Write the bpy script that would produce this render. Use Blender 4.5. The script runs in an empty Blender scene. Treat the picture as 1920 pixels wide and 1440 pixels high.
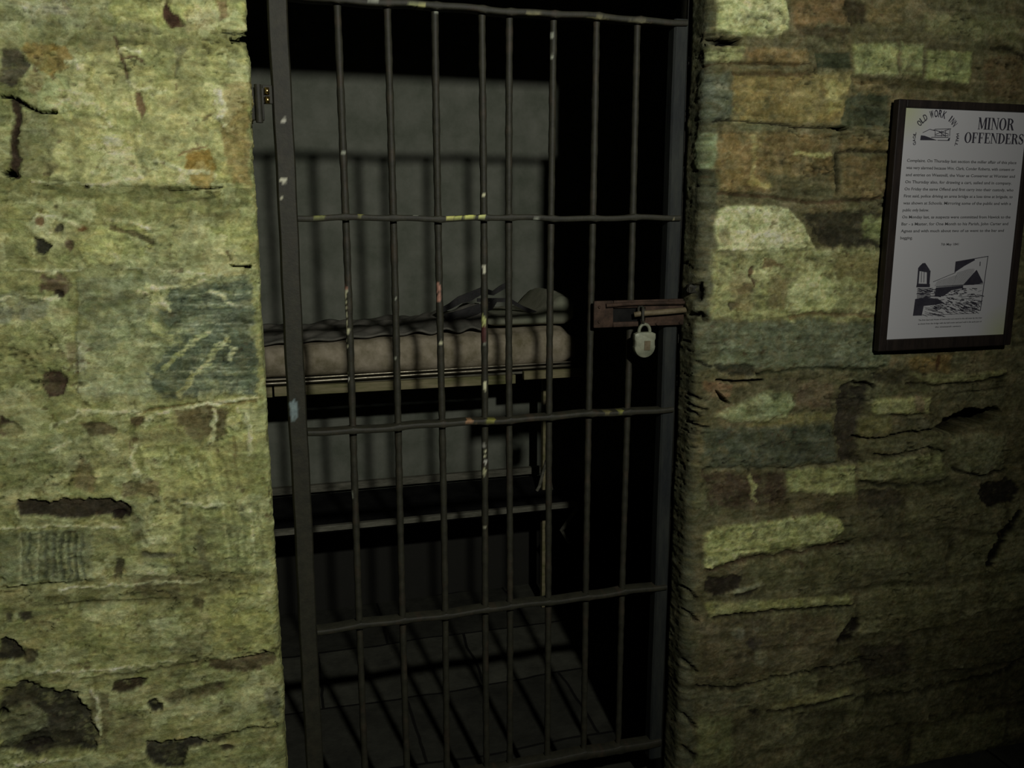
import bpy, bmesh, math, random
import numpy as np
from mathutils import Vector, Matrix
random.seed(7)
S = bpy.context.scene
COL = S.collection

# ------------------------------------------------------------------ camera
CAM = np.array([0.0, -1.85, 1.5]); PITCH = math.radians(11); YAW = math.radians(16); FPX = 1600.0
cd = bpy.data.cameras.new('camera'); cam = bpy.data.objects.new('camera', cd); COL.objects.link(cam)
cam.location = CAM; cam.rotation_euler = (math.radians(90) - PITCH, 0, -YAW)
cd.sensor_width = 36; cd.lens = FPX / 1920 * 36; cd.clip_start = .02
S.camera = cam
fwd = np.array([math.sin(YAW)*math.cos(PITCH), math.cos(YAW)*math.cos(PITCH), -math.sin(PITCH)])
rt = np.array([math.cos(YAW), -math.sin(YAW), 0.0]); up = np.cross(rt, fwd)
def measure(x, y, Y):
    """a point read off the photograph on the plane at depth Y"""
    d = fwd*FPX + rt*(x-960) + up*(720-y)
    return Vector(CAM + d*((Y-CAM[1])/d[1]))

# ------------------------------------------------------------------ helpers
def lin(c):
    c = np.array(c, float)/255.0
    return np.where(c <= .04045, c/12.92, ((c+.055)/1.055)**2.4)
def tag(o, label=None, cat=None, group=None, kind=None):
    if label: o['label'] = label
    if cat: o['category'] = cat
    if group: o['group'] = group
    if kind: o['kind'] = kind
    return o
def empty(name, loc, label, cat, group=None):
    o = bpy.data.objects.new(name, None); COL.objects.link(o); o.location = loc
    o.empty_display_size = .1
    return tag(o, label, cat, group)
def link(name, me, mat, parent=None, smooth=False):
    o = bpy.data.objects.new(name, me); COL.objects.link(o)
    if mat: me.materials.append(mat)
    if smooth: me.polygons.foreach_set('use_smooth', [True]*len(me.polygons))
    if parent:
        o.parent = parent
        if not parent.parent: o.matrix_parent_inverse = Matrix.Translation(-Vector(parent.location))
    return o
def box(bm, x0, x1, y0, y1, z0, z1, bev=0.0):
    n0 = len(bm.verts)
    r = bmesh.ops.create_cube(bm, size=1.0)
    for v in r['verts']:
        v.co = Vector((x0 if v.co.x < 0 else x1, y0 if v.co.y < 0 else y1, z0 if v.co.z < 0 else z1))
    if bev > 0:
        es = list({e for v in r['verts'] for e in v.link_edges})
        bmesh.ops.bevel(bm, geom=es, offset=bev, segments=2, affect='EDGES', profile=.6)
def tube(bm, pts, r, n=12, caps=True, flat=1.0):
    pts = [Vector(p) for p in pts]; rings = []
    prev = None
    for i, p in enumerate(pts):
        t = (pts[min(i+1, len(pts)-1)] - pts[max(i-1, 0)]).normalized()
        a = prev if prev else (Vector((0, -1, 0)) if abs(t.y) < .9 else Vector((1, 0, 0)))
        a = (a - t*a.dot(t)).normalized(); prev = a; b = t.cross(a)
        rr = r[i] if isinstance(r, (list, tuple)) else r
        rings.append([bm.verts.new(p + (a*math.cos(2*math.pi*k/n)*flat + b*math.sin(2*math.pi*k/n))*rr) for k in range(n)])
    for i in range(len(rings)-1):
        for k in range(n):
            bm.faces.new((rings[i][k], rings[i][(k+1) % n], rings[i+1][(k+1) % n], rings[i+1][k]))
    if caps:
        bm.faces.new(rings[0][::-1]); bm.faces.new(rings[-1])
def finish(name, bm, mat, parent=None, smooth=False, jitter=0.0):
    if jitter:
        for v in bm.verts: v.co += Vector([random.uniform(-jitter, jitter) for _ in range(3)])
    bmesh.ops.recalc_face_normals(bm, faces=bm.faces)
    me = bpy.data.meshes.new(name); bm.to_mesh(me); bm.free()
    return link(name, me, mat, parent, smooth)
def autosmooth(o, deg=40):
    me = o.data
    me.polygons.foreach_set('use_smooth', [True]*len(me.polygons))
    try: me.set_sharp_from_angle(angle=math.radians(deg))
    except Exception: pass

# ------------------------------------------------------------------ noise
def _h(i, j, s):
    n = (i.astype(np.int64)*374761393 + j.astype(np.int64)*668265263 + s*974711) & 0xffffffff
    n = ((n ^ (n >> 13))*1274126177) & 0xffffffff
    n = n ^ (n >> 16)
    return (n & 0xffff)/65535.0
def vn(x, y, s):
    i = np.floor(x); j = np.floor(y); u = x-i; v = y-j
    u = u*u*(3-2*u); v = v*v*(3-2*v)
    a = _h(i, j, s); b = _h(i+1, j, s); c = _h(i, j+1, s); d = _h(i+1, j+1, s)
    return (a*(1-u)+b*u)*(1-v)+(c*(1-u)+d*u)*v
def fbm(x, y, s, o=4):
    r = 0; a = .5; t = 0
    for k in range(o):
        r = r + a*vn(x, y, s+k*17); t += a; a *= .55; x = x*2.03+3.1; y = y*2.03+1.7
    return r/t*2-1
def sstep(e0, e1, x):
    t = np.clip((x-e0)/(e1-e0), 0, 1); return t*t*(3-2*t)

# ------------------------------------------------------------------ materials
def newmat(name):
    m = bpy.data.materials.new(name); m.use_nodes = True
    nt = m.node_tree; nt.nodes.clear()
    out = nt.nodes.new('ShaderNodeOutputMaterial'); b = nt.nodes.new('ShaderNodeBsdfPrincipled')
    nt.links.new(b.outputs[0], out.inputs[0])
    return m, nt, b
def N(nt, t, **kw):
    n = nt.nodes.new(t)
    for k, v in kw.items():
        if k in n.inputs: n.inputs[k].default_value = v
        else: setattr(n, k, v)
    return n
def mottled(name, c1, c2, scale=20, rough=.8, metal=0, bump=.3, bumpscale=90, stretch=(1, 1, 1), attr=None, spec=.3, lo=.35, hi=.65, bdist=.004):
    m, nt, b = newmat(name)
    tc = N(nt, 'ShaderNodeTexCoord'); mp = N(nt, 'ShaderNodeMapping'); mp.inputs['Scale'].default_value = stretch
    nt.links.new(tc.outputs['Object'], mp.inputs[0])
    no = N(nt, 'ShaderNodeTexNoise', Scale=scale, Detail=8.0, Roughness=.65); nt.links.new(mp.outputs[0], no.inputs['Vector'])
    cr = N(nt, 'ShaderNodeValToRGB'); e = cr.color_ramp.elements
    e[0].position = lo; e[1].position = hi; e[0].color = (*c1, 1); e[1].color = (*c2, 1)
    nt.links.new(no.outputs['Fac'], cr.inputs[0]); colout = cr.outputs[0]
    if attr:
        at = N(nt, 'ShaderNodeAttribute', attribute_name=attr)
        mx = N(nt, 'ShaderNodeMix', data_type='RGBA', blend_type='MULTIPLY'); mx.inputs[0].default_value = 1
        nt.links.new(at.outputs['Color'], mx.inputs[6]); nt.links.new(colout, mx.inputs[7]); colout = mx.outputs[2]
    nt.links.new(colout, b.inputs['Base Color'])
    b.inputs['Roughness'].default_value = rough; b.inputs['Metallic'].default_value = metal
    b.inputs['Specular IOR Level'].default_value = spec
    nb = N(nt, 'ShaderNodeTexNoise', Scale=bumpscale, Detail=6.0, Roughness=.7); nt.links.new(mp.outputs[0], nb.inputs['Vector'])
    bp = N(nt, 'ShaderNodeBump', Strength=bump, Distance=bdist); nt.links.new(nb.outputs['Fac'], bp.inputs['Height'])
    nt.links.new(bp.outputs[0], b.inputs['Normal'])
    return m
M = {}
def stone_mat():
    m, nt, b = newmat('limewashed_stone')
    tc = N(nt, 'ShaderNodeTexCoord'); mp = N(nt, 'ShaderNodeMapping'); mp.inputs['Scale'].default_value = (1, 1, 1.35)
    nt.links.new(tc.outputs['Object'], mp.inputs[0])
    at = N(nt, 'ShaderNodeAttribute', attribute_name='albedo'); cur = at.outputs['Color']
    def layer(scale, p0, p1, c0, c1, dist=0.0, rough=.65, detail=6.0):
        nonlocal cur
        no = N(nt, 'ShaderNodeTexNoise', Scale=scale, Detail=detail, Roughness=rough, Distortion=dist); nt.links.new(mp.outputs[0], no.inputs['Vector'])
        cr = N(nt, 'ShaderNodeValToRGB'); e = cr.color_ramp.elements; e[0].position = p0; e[1].position = p1; e[0].color = (*c0, 1); e[1].color = (*c1, 1)
        nt.links.new(no.outputs['Fac'], cr.inputs[0])
        mx = N(nt, 'ShaderNodeMix', data_type='RGBA', blend_type='MULTIPLY'); mx.inputs[0].default_value = 1
        nt.links.new(cur, mx.inputs[6]); nt.links.new(cr.outputs[0], mx.inputs[7]); cur = mx.outputs[2]
        return no
    layer(9, .38, .62, (.93, .94, .90), (1.06, 1.04, 1.06), 1.5)
    layer(34, .36, .60, (.76, .79, .70), (1.12, 1.11, 1.14), .8)
    layer(26, .40, .58, (.95, .88, .80), (1.0, 1.01, 1.02), 2.0)
    f = layer(120, .34, .62, (.70, .72, .66), (1.14, 1.13, 1.16), .2, .75)
    nt.links.new(cur, b.inputs['Base Color']); b.inputs['Roughness'].default_value = .9; b.inputs['Specular IOR Level'].default_value = .12
    nb = N(nt, 'ShaderNodeTexNoise', Scale=70.0, Detail=8.0, Roughness=.7); nt.links.new(mp.outputs[0], nb.inputs['Vector'])
    bp = N(nt, 'ShaderNodeBump', Strength=.6, Distance=.006); nt.links.new(nb.outputs['Fac'], bp.inputs['Height']); nt.links.new(bp.outputs[0], b.inputs['Normal'])
    return m
M['stone'] = stone_mat()
M['iron'] = mottled('old_iron', (.019, .019, .013), (.038, .037, .023), 30, .62, 0, .3, 120, spec=.35, bdist=.002)
M['paintiron'] = mottled('flecked_iron', (.8, .8, .8), (1.3, 1.28, 1.22), 45, .62, 0, .35, 140, attr='albedo', spec=.35, bdist=.002)
M['rustiron'] = mottled('rusty_iron', (.024, .015, .009), (.070, .042, .026), 40, .75, 0, .5, 110, spec=.25, bdist=.003)
M['boltiron'] = mottled('worn_bolt_iron', (.09, .07, .035), (.17, .14, .08), 50, .6, 0, .4, 120, spec=.3, bdist=.002)
M['blueiron'] = mottled('blue_grey_painted_iron', (.015, .018, .018), (.032, .036, .029), 14, .7, 0, .3, 100, stretch=(3, 3, .6), spec=.25)
M['zinc'] = mottled('dull_zinc', (.15, .165, .11), (.29, .30, .205), 38, .5, .15, .15, 150, spec=.4, bdist=.001)
M['brass'] = mottled('brass', (.5, .36, .12), (.8, .6, .25), 40, .25, 1.0, .1, 100)
M['cellwall'] = mottled('cell_whitewash', (.112, .126, .092), (.200, .208, .166), 9, .92, 0, .5, 26, spec=.1, lo=.3, hi=.7)
def darken_base(m):  # blends the wall into a darker colour below an uneven height
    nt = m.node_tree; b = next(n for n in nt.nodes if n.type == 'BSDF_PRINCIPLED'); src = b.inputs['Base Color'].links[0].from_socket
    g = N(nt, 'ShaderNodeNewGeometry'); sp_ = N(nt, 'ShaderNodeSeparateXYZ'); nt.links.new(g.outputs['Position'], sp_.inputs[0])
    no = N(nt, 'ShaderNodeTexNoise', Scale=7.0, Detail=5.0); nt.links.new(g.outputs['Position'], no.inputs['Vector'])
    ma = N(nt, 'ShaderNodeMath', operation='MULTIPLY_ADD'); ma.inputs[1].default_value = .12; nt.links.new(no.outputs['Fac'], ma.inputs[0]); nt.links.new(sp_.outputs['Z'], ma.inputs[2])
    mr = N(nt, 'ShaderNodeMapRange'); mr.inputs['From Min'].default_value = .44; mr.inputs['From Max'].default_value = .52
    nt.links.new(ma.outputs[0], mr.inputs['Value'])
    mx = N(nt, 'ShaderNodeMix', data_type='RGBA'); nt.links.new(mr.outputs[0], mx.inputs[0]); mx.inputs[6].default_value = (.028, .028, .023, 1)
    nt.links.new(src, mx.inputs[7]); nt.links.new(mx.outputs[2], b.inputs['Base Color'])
darken_base(M['cellwall'])
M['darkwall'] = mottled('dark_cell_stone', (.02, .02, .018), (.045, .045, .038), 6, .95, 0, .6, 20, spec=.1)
M['wood'] = mottled('greenish_board', (.13, .135, .05), (.30, .26, .15), 7, .75, 0, .3, 60, stretch=(1, 6, 6), spec=.2)
M['greywood'] = mottled('grey_board', (.085, .085, .06), (.19, .185, .14), 16, .85, 0, .4, 60, stretch=(1, 5, 5), spec=.15)
M['rod'] = mottled('worn_steel_edge', (.22, .20, .14), (.36, .33, .24), 12, .3, .7, .1, 90, stretch=(.5, 4, 4))
M['ticking'] = mottled('stained_ticking', (.17, .15, .085), (.44, .385, .28), 17, .95, 0, .5, 45, spec=.05, lo=.3, hi=.7)
M['pillow'] = mottled('pillow_canvas', (.22, .235, .16), (.34, .33, .245), 8, .95, 0, .4, 60, spec=.05)
M['cloth'] = mottled('grey_cloth', (.10, .10, .08), (.20, .19, .155), 12, .95, 0, .4, 50, spec=.05)
M['strap'] = mottled('black_leather', (.008, .008, .007), (.022, .021, .018), 30, .6, 0, .3, 80, spec=.3)
M['nearblack'] = mottled('near_black', (.006, .006, .006), (.016, .016, .014), 12, .95, 0, .3, 60, spec=.05)
M['frame'] = mottled('dark_brown_frame', (.012, .009, .007), (.028, .02, .015), 12, .55, 0, .2, 60, stretch=(6, 6, 1), spec=.3)
M['ink'] = mottled('black_ink', (.035, .033, .045), (.05, .048, .06), 50, .8, 0, 0, 60, spec=.1)
M['greyink'] = mottled('grey_ink', (.085, .085, .085), (.12, .12, .12), 300, .8, 0, 0, 60, spec=.1)

# paper: a little yellowed at two corners
def paper_mat(cx0, cz0, cx1, cz1):
    m, nt, b = newmat('notice_paper')
    g = N(nt, 'ShaderNodeNewGeometry'); last = None
    for i, (x, z) in enumerate(((cx0, cz0), (cx1, cz1))):
        vd = N(nt, 'ShaderNodeVectorMath', operation='DISTANCE'); vd.inputs[1].default_value = (x, -.13, z)
        nt.links.new(g.outputs['Position'], vd.inputs[0])
        mr = N(nt, 'ShaderNodeMapRange'); mr.inputs['From Min'].default_value = .0; mr.inputs['From Max'].default_value = .085
        mr.inputs['To Min'].default_value = .8; mr.inputs['To Max'].default_value = 0
        nt.links.new(vd.outputs['Value'], mr.inputs['Value'])
        if last is None: last = mr.outputs[0]
        else:
            ad = N(nt, 'ShaderNodeMath', operation='ADD'); nt.links.new(last, ad.inputs[0]); nt.links.new(mr.outputs[0], ad.inputs[1]); last = ad.outputs[0]
    mx = N(nt, 'ShaderNodeMix', data_type='RGBA'); nt.links.new(last, mx.inputs[0])
    mx.inputs[6].default_value = (.53, .53, .53, 1); mx.inputs[7].default_value = (.46, .50, .24, 1)
    nt.links.new(mx.outputs[2], b.inputs['Base Color']); b.inputs['Roughness'].default_value = .7
    b.inputs['Specular IOR Level'].default_value = .2
    return m

# flagstones
def floor_mat():
    m, nt, b = newmat('flagstones')
    tc = N(nt, 'ShaderNodeTexCoord'); mp = N(nt, 'ShaderNodeMapping'); mp.inputs['Rotation'].default_value = (0, 0, 0)
    mp.inputs['Location'].default_value = (.13, .05, 0)
    nt.links.new(tc.outputs['Object'], mp.inputs[0])
    wn = N(nt, 'ShaderNodeTexNoise', Scale=3.0, Detail=3.0); nt.links.new(mp.outputs[0], wn.inputs['Vector'])
    va = N(nt, 'ShaderNodeVectorMath', operation='SCALE'); va.inputs['Scale'].default_value = .06; nt.links.new(wn.outputs['Color'], va.inputs[0])
    vb = N(nt, 'ShaderNodeVectorMath', operation='ADD'); nt.links.new(mp.outputs[0], vb.inputs[0]); nt.links.new(va.outputs[0], vb.inputs[1])
    br = N(nt, 'ShaderNodeTexBrick', Scale=1.0); br.inputs['Brick Width'].default_value = .52; br.inputs['Row Height'].default_value = .36
    br.inputs['Mortar Size'].default_value = .006; br.inputs['Mortar Smooth'].default_value = .4
    br.inputs['Color1'].default_value = (.035, .036, .028, 1); br.inputs['Color2'].default_value = (.085, .087, .066, 1); br.inputs['Mortar'].default_value = (.012, .012, .01, 1)
    nt.links.new(vb.outputs[0], br.inputs['Vector'])
    no = N(nt, 'ShaderNodeTexNoise', Scale=9.0, Detail=8.0, Roughness=.7); nt.links.new(mp.outputs[0], no.inputs['Vector'])
    cr = N(nt, 'ShaderNodeValToRGB'); cr.color_ramp.elements[0].position = .3; cr.color_ramp.elements[1].position = .7
    cr.color_ramp.elements[0].color = (.55, .55, .55, 1); cr.color_ramp.elements[1].color = (1.3, 1.3, 1.25, 1)
    nt.links.new(no.outputs['Fac'], cr.inputs[0])
    mx = N(nt, 'ShaderNodeMix', data_type='RGBA', blend_type='MULTIPLY'); mx.inputs[0].default_value = 1
    nt.links.new(br.outputs['Color'], mx.inputs[6]); nt.links.new(cr.outputs[0], mx.inputs[7]); nt.links.new(mx.outputs[2], b.inputs['Base Color'])
    b.inputs['Roughness'].default_value = .9; b.inputs['Specular IOR Level'].default_value = .15
    bp = N(nt, 'ShaderNodeBump', Strength=.5, Distance=.01); nt.links.new(no.outputs['Fac'], bp.inputs['Height']); nt.links.new(bp.outputs[0], b.inputs['Normal'])
    return m
M['floor'] = floor_mat()

# ------------------------------------------------------------------ the stone wall around the doorway
# features of the masonry: (kind, points in photo units on the wall plane, colour, opacity, relief mm, edge warp, softness[, width])
Pg, Ln, El = 'poly', 'line', 'ell'  # near-black cracks and holes carry their cavity shade in the colour
GAIN = 1.95
LEFT = [
 (Pg, [(0,0),(300,0),(300,70),(180,95),(0,95)], (112,116,76), .8, 0, 8, 20),
 (Pg, [(45,2),(130,5),(120,30),(60,32)], (140,138,112), .7, 1, 10, 14),
 (Pg, [(205,0),(400,0),(455,5),(460,60),(400,55),(215,40)], (146,150,82), .7, 2, 8, 12),
 (Pg, [(0,60),(240,62),(470,72),(470,95),(240,100),(0,90)], (108,110,60), .55, -2, 8, 16),
 (Pg, [(140,110),(240,88),(420,95),(468,110),(468,345),(330,352),(95,345),(88,300),(110,240),(130,180)], (150,152,92), .85, 4, 10, 10),
 (Pg, [(250,100),(465,95),(466,150),(400,160),(300,150)], (124,130,76), .6, 0, 14, 20),
 (Pg, [(0,92),(35,90),(55,125),(40,150),(20,165),(0,155)], (82,76,60), .9, -3, 6, 6),
 (Pg, [(42,82),(120,84),(135,110),(128,130),(90,138),(55,120)], (126,106,40), .95, -2, 7, 6),
 (Pg, [(55,130),(90,138),(80,180),(50,170)], (125,112,66), .7, 0, 8, 8),
 (Pg, [(80,165),(125,150),(130,200),(100,208),(75,195)], (140,150,86), .7, 1, 8, 8),
 (Pg, [(35,205),(105,212),(108,320),(80,330),(38,325),(28,260)], (112,114,72), .9, 2, 6, 8),
 (Pg, [(0,190),(22,190),(24,320),(0,322)], (120,124,70), .7, 0, 6, 8),
 (Ln, [(0,182),(25,183),(52,200),(75,210),(105,210)], (14,12,10), 1, -22, 2, 3, 5),
 (Ln, [(25,187),(36,215),(25,255),(24,290),(33,328)], (66,52,40), .95, -6, 6, 5, 15),
 (Pg, [(3,326),(20,317),(32,332),(10,333)], (6,6,6), 1, -30, 2, 3),
 (Pg, [(312,0),(320,18),(333,28),(350,52),(322,55),(304,30)], (76,50,40), .95, -4, 4, 4),
 (Pg, [(405,0),(425,0),(428,30),(412,40)], (112,92,58), .8, -2, 4, 6),
 (Pg, [(345,22),(400,20),(405,60),(350,58)], (134,122,84), .6, 0, 8, 10),
 (Ln, [(213,66),(222,90),(232,110),(240,148)], (88,66,48), .85, -3, 4, 4, 5),
 (Ln, [(232,112),(255,108),(268,116)], (92,66,48), .8, -3, 4, 4, 6),
 (Pg, [(255,173),(266,176),(276,205),(264,225),(256,200)], (104,76,52), .85, -3, 4, 4),
 (El, [(338,95),(12,9)], (92,94,66), .7, -2, 3, 5),
 (Ln, [(334,110),(330,145)], (84,86,58), .7, -2, 3, 4, 5),
 (Ln, [(240,148),(250,250),(263,320)], (118,120,72), .5, -2, 6, 8, 8),
 (Pg, [(255,275),(290,280),(275,330),(258,310)], (112,116,76), .6, -1, 6, 8),
 (Pg, [(418,155),(468,150),(468,345),(435,345),(415,260)], (124,108,56), .75, -1, 6, 8),
 (Pg, [(352,285),(392,282),(402,310),(395,352),(362,350),(345,310)], (130,106,32), .9, -2, 5, 5),
 (Ln, [(332,292),(350,284),(385,276)], (110,80,44), .8, -2, 4, 4, 4),
 (Pg, [(400,300),(440,305),(430,345),(400,340)], (140,138,70), .6, 1, 6, 8),
 (Ln, [(315,358),(345,357),(380,354),(415,352)], (8,8,7), 1, -16, 1.5, 2, 3.5),
 (Ln, [(384,358),(400,366)], (20,20,14), .8, -8, 1.5, 2, 2.5),
 (Ln, [(416,60),(440,63),(466,62)], (12,11,9), .95, -14, 1.5, 2.5, 4),
 (Pg, [(430,70),(466,68),(466,80),(432,80)], (4,4,4), 1, -40, 1.5, 2.5),
 (Pg, [(0,335),(120,340),(310,352),(470,362),(470,395),(300,380),(90,372),(0,385)], (104,108,60), .65, -3, 6, 12),
 (Ln, [(305,372),(312,382),(345,378),(400,368)], (60,58,34), .6, -5, 3, 3, 4),
 (El, [(162,350),(5,4)], (42,34,26), .95, -8, 1.5, 3),
 (El, [(105,388),(5,4)], (70,66,40), .8, -4, 1.5, 3),
 (Pg, [(68,405),(150,425),(160,450),(90,470),(60,440)], (150,150,98), .7, 2, 8, 10),
 (Pg, [(190,415),(270,422),(285,460),(270,500),(160,492),(150,450)], (148,152,86), .75, 3, 8, 10),
 (Pg, [(300,390),(470,400),(472,480),(430,490),(300,480)], (124,122,70), .5, 0, 10, 14),
 (Pg, [(385,430),(470,415),(470,480),(400,470)], (142,148,84), .6, 1, 10, 12),
 (Pg, [(60,445),(82,450),(98,462),(80,476),(66,470)], (54,54,44), .95, -8, 3, 3),
 (El, [(110,428),(8,8)], (70,68,50), .9, -6, 4, 4),
 (El, [(130,460),(10,12)], (82,62,50), .85, -5, 5, 5),
 (El, [(76,416),(9,8)], (100,66,38), .85, -3, 4, 4),
 (El, [(152,427),(9,6)], (112,72,36), .8, -2, 4, 4),
 (Ln, [(205,424),(235,432),(262,444),(285,450)], (82,72,44), .8, -4, 6, 5, 9),
 (Ln, [(425,472),(432,486)], (80,70,40), .8, -3, 3, 4, 5),
 (Pg, [(430,497),(472,498),(470,503),(432,500)], (6,6,5), 1, -26, 1.5, 2),
 (Pg, [(78,520),(112,508),(128,530),(114,562),(96,548),(78,545)], (86,66,52), .8, -3, 9, 7),
 (El, [(108,553),(8,10)], (44,36,30), .9, -7, 3, 4),
 (Pg, [(0,548),(90,560),(85,600),(0,605)], (104,108,84), .8, 1, 8, 10),
 (Pg, [(0,380),(60,400),(60,500),(0,510)], (130,134,78), .5, 0, 8, 14),
 (Pg, [(145,525),(300,512),(474,516),(482,740),(300,745),(150,740)], (118,126,88), .85, 3, 6, 8),
 (Pg, [(300,545),(470,520),(476,600),(400,630),(310,610),(290,575)], (86,98,74), .8, -1, 14, 12),
 (Pg, [(300,670),(380,610),(470,600),(480,735),(290,738),(270,720)], (78,90,70), .8, -1, 14, 12),
 (Pg, [(270,530),(320,545),(310,580),(285,575)], (142,146,92), .9, 2, 6, 4),
 (Pg, [(270,600),(300,610),(335,642),(318,645),(280,620)], (140,144,90), .85, 2, 5, 4),
 (Ln, [(312,688),(345,655),(372,632),(395,622)], (140,144,88), .9, 2, 5, 3, 9),
 (Ln, [(340,738),(360,705),(392,680),(402,655),(428,635)], (140,142,88), .9, 2, 6, 4, 12),
 (Pg, [(325,510),(370,505),(355,545),(340,540)], (138,140,88), .7, 2, 6, 5),
 (Pg, [(148,640),(170,640),(160,690),(142,700)], (148,150,118), .7, 2, 5, 6),
 (Pg, [(160,650),(290,640),(290,700),(165,705)], (134,138,88), .6, 0, 10, 12),
 (Pg, [(82,702),(108,694),(126,705),(120,742),(92,748),(76,722)], (78,62,46), .95, -5, 3, 3),
 (Pg, [(125,645),(145,640),(140,690),(128,680)], (112,94,66), .5, -1, 5, 6),
 (El, [(160,765),(8,9)], (88,76,46), .7, -3, 3, 4),
 (El, [(149,720),(7,5)], (74,76,42), .7, -3, 3, 4),
 (Pg, [(0,775),(18,785),(45,810),(30,825),(0,815)], (74,56,42), .9, -5, 6, 5),
 (Pg, [(150,790),(195,792),(222,803),(215,818),(165,818)], (86,78,48), .9, -4, 4, 4),
 (Pg, [(238,785),(268,783),(262,800),(245,805)], (84,70,46), .85, -4, 4, 4),
 (Ln, [(245,800),(255,850),(262,880)], (92,96,50), .7, -4, 7, 6, 12),
 (Pg, [(150,748),(300,758),(475,742),(482,765),(380,762),(280,785),(150,790),(100,815),(20,835),(0,800)], (128,130,70), .5, 0, 6, 10),
 (Ln, [(255,778),(310,765),(390,755),(430,758),(480,752)], (104,90,46), .85, -6, 3, 3, 4),
 (Pg, [(318,762),(400,758),(432,772),(425,810),(380,830),(350,815)], (92,84,52), .85, -3, 9, 7),
 (Pg, [(400,830),(482,770),(490,930),(260,935),(250,840),(330,830)], (138,142,78), .6, 2, 12, 12),
 (El, [(438,780),(14,20)], (148,150,84), .8, 2, 5, 5),
 (Ln, [(440,820),(442,880)], (104,92,48), .6, -2, 4, 5, 5),
 (Pg, [(165,830),(240,830),(245,930),(180,930)], (138,140,86), .6, 2, 12, 12),
 (El, [(155,895),(22,28)], (104,84,58), .5, -3, 10, 10),
 (Pg, [(0,845),(60,830),(110,860),(110,900),(0,925)], (106,112,66), .7, -1, 10, 12),
 (Pg, [(225,905),(300,900),(300,935),(230,935)], (98,84,58), .6, -3, 8, 8),
 (Pg, [(30,938),(100,940),(150,934),(230,940),(248,955),(240,972),(215,968),(120,970),(35,968)], (62,54,42), .95, -9, 4, 3),
 (El, [(222,968),(14,9)], (34,26,22), .9, -8, 4, 4),
 (Pg, [(0,972),(230,978),(240,995),(0,1000)], (116,118,66), .6, -1, 5, 8),
 (Pg, [(0,1000),(175,990),(178,1088),(0,1100)], (108,116,80), .75, 2, 6, 8),
 (Pg, [(270,945),(345,945),(345,1060),(275,1030)], (146,148,88), .7, 3, 8, 10),
 (Pg, [(335,935),(495,940),(505,1075),(345,1070)], (134,140,84), .6, 2, 8, 10),
 (Ln, [(340,940),(345,1020),(352,1060)], (96,104,56), .6, -3, 5, 5, 7),
 (Ln, [(375,1000),(385,1065)], (84,84,58), .6, -2, 6, 6, 14),
 (Pg, [(418,980),(450,985),(448,1012),(420,1010)], (96,98,62), .6, -2, 6, 7),
 (Ln, [(272,1040),(325,1040)], (78,78,62), .75, -3, 4, 6, 11),
 (Pg, [(220,1048),(236,1050),(228,1090),(212,1085)], (66,62,44), .85, -5, 4, 5),
 (Pg, [(245,960),(262,980),(272,1020),(245,1012)], (98,98,64), .7, -3, 6, 6),
 (Pg, [(240,1058),(320,1055),(315,1080),(240,1080)], (132,138,96), .7, 2, 5, 6),
 (Pg, [(0,1105),(240,1080),(505,1070),(508,1100),(330,1130),(100,1140),(0,1150)], (110,108,62), .6, -2, 5, 10),
 (Pg, [(250,1085),(340,1080),(340,1120),(255,1120)], (96,88,58), .6, -2, 8, 8),
 (Ln, [(0,1104),(80,1098),(160,1088)], (62,70,42), .7, -6, 2, 3, 3),
 (Ln, [(100,1138),(160,1131),(260,1128),(330,1126)], (84,84,44), .7, -6, 2, 3, 3.5),
 (Pg, [(360,1120),(385,1130),(380,1150),(362,1140)], (82,74,44), .8, -4, 5, 5),
 (Pg, [(12,1148),(20,1145),(22,1165),(14,1165)], (62,54,44), .85, -4, 3, 4),
 (Pg, [(32,1150),(55,1148),(58,1162),(42,1165)], (62,54,44), .85, -4, 3, 4),
 (Pg, [(0,1200),(25,1198),(42,1215),(45,1232),(20,1240),(0,1238)], (50,48,38), .95, -9, 4, 4),
 (El, [(55,1228),(14,12)], (72,64,44), .8, -4, 6, 5),
 (Pg, [(270,1140),(340,1145),(330,1170),(290,1185),(268,1160)], (142,146,92), .7, 2, 8, 8),
 (Pg, [(395,1120),(505,1090),(515,1220),(400,1215)], (136,138,70), .6, 2, 10, 12),
 (Pg, [(110,1150),(240,1140),(250,1220),(120,1230)], (130,132,72), .5, 1, 14, 14),
 (Pg, [(330,1190),(380,1190),(380,1240),(330,1250)], (96,94,58), .6, -1, 12, 12),
 (Pg, [(385,1238),(430,1240),(516,1222),(518,1245),(460,1262),(390,1252)], (84,70,48), .8, -4, 5, 4),
 (Ln, [(440,1236),(480,1229),(500,1226)], (24,20,14), .9, -10, 2, 2, 3),
 (Ln, [(150,1275),(200,1268),(260,1262),(330,1250),(380,1240)], (92,88,50), .7, -5, 3, 4, 4),
 (Pg, [(212,1280),(240,1272),(276,1272),(262,1290),(225,1302),(208,1298)], (62,52,36), .95, -8, 3, 4),
 (Pg, [(276,1320),(290,1312),(306,1320),(304,1332),(285,1334)], (42,42,34), .95, -7, 3, 4),
 (Pg, [(305,1310),(340,1290),(420,1275),(420,1300),(330,1325)], (90,84,56), .7, -2, 6, 8),
 (Pg, [(0,1290),(40,1278),(90,1292),(145,1300),(165,1330),(178,1370),(180,1412),(120,1405),(60,1420),(0,1400)], (56,54,42), .92, -10, 7, 6),
 (Pg, [(10,1330),(55,1322),(90,1345),(92,1368),(40,1380),(20,1400),(0,1400),(0,1350)], (104,108,72), .95, 2, 6, 5),
 (El, [(6,1341),(8,7)], (14,13,10), .95, -14, 3, 4),
 (Pg, [(165,1300),(205,1300),(200,1400),(178,1400)], (96,88,56), .7, -1, 8, 8),
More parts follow.
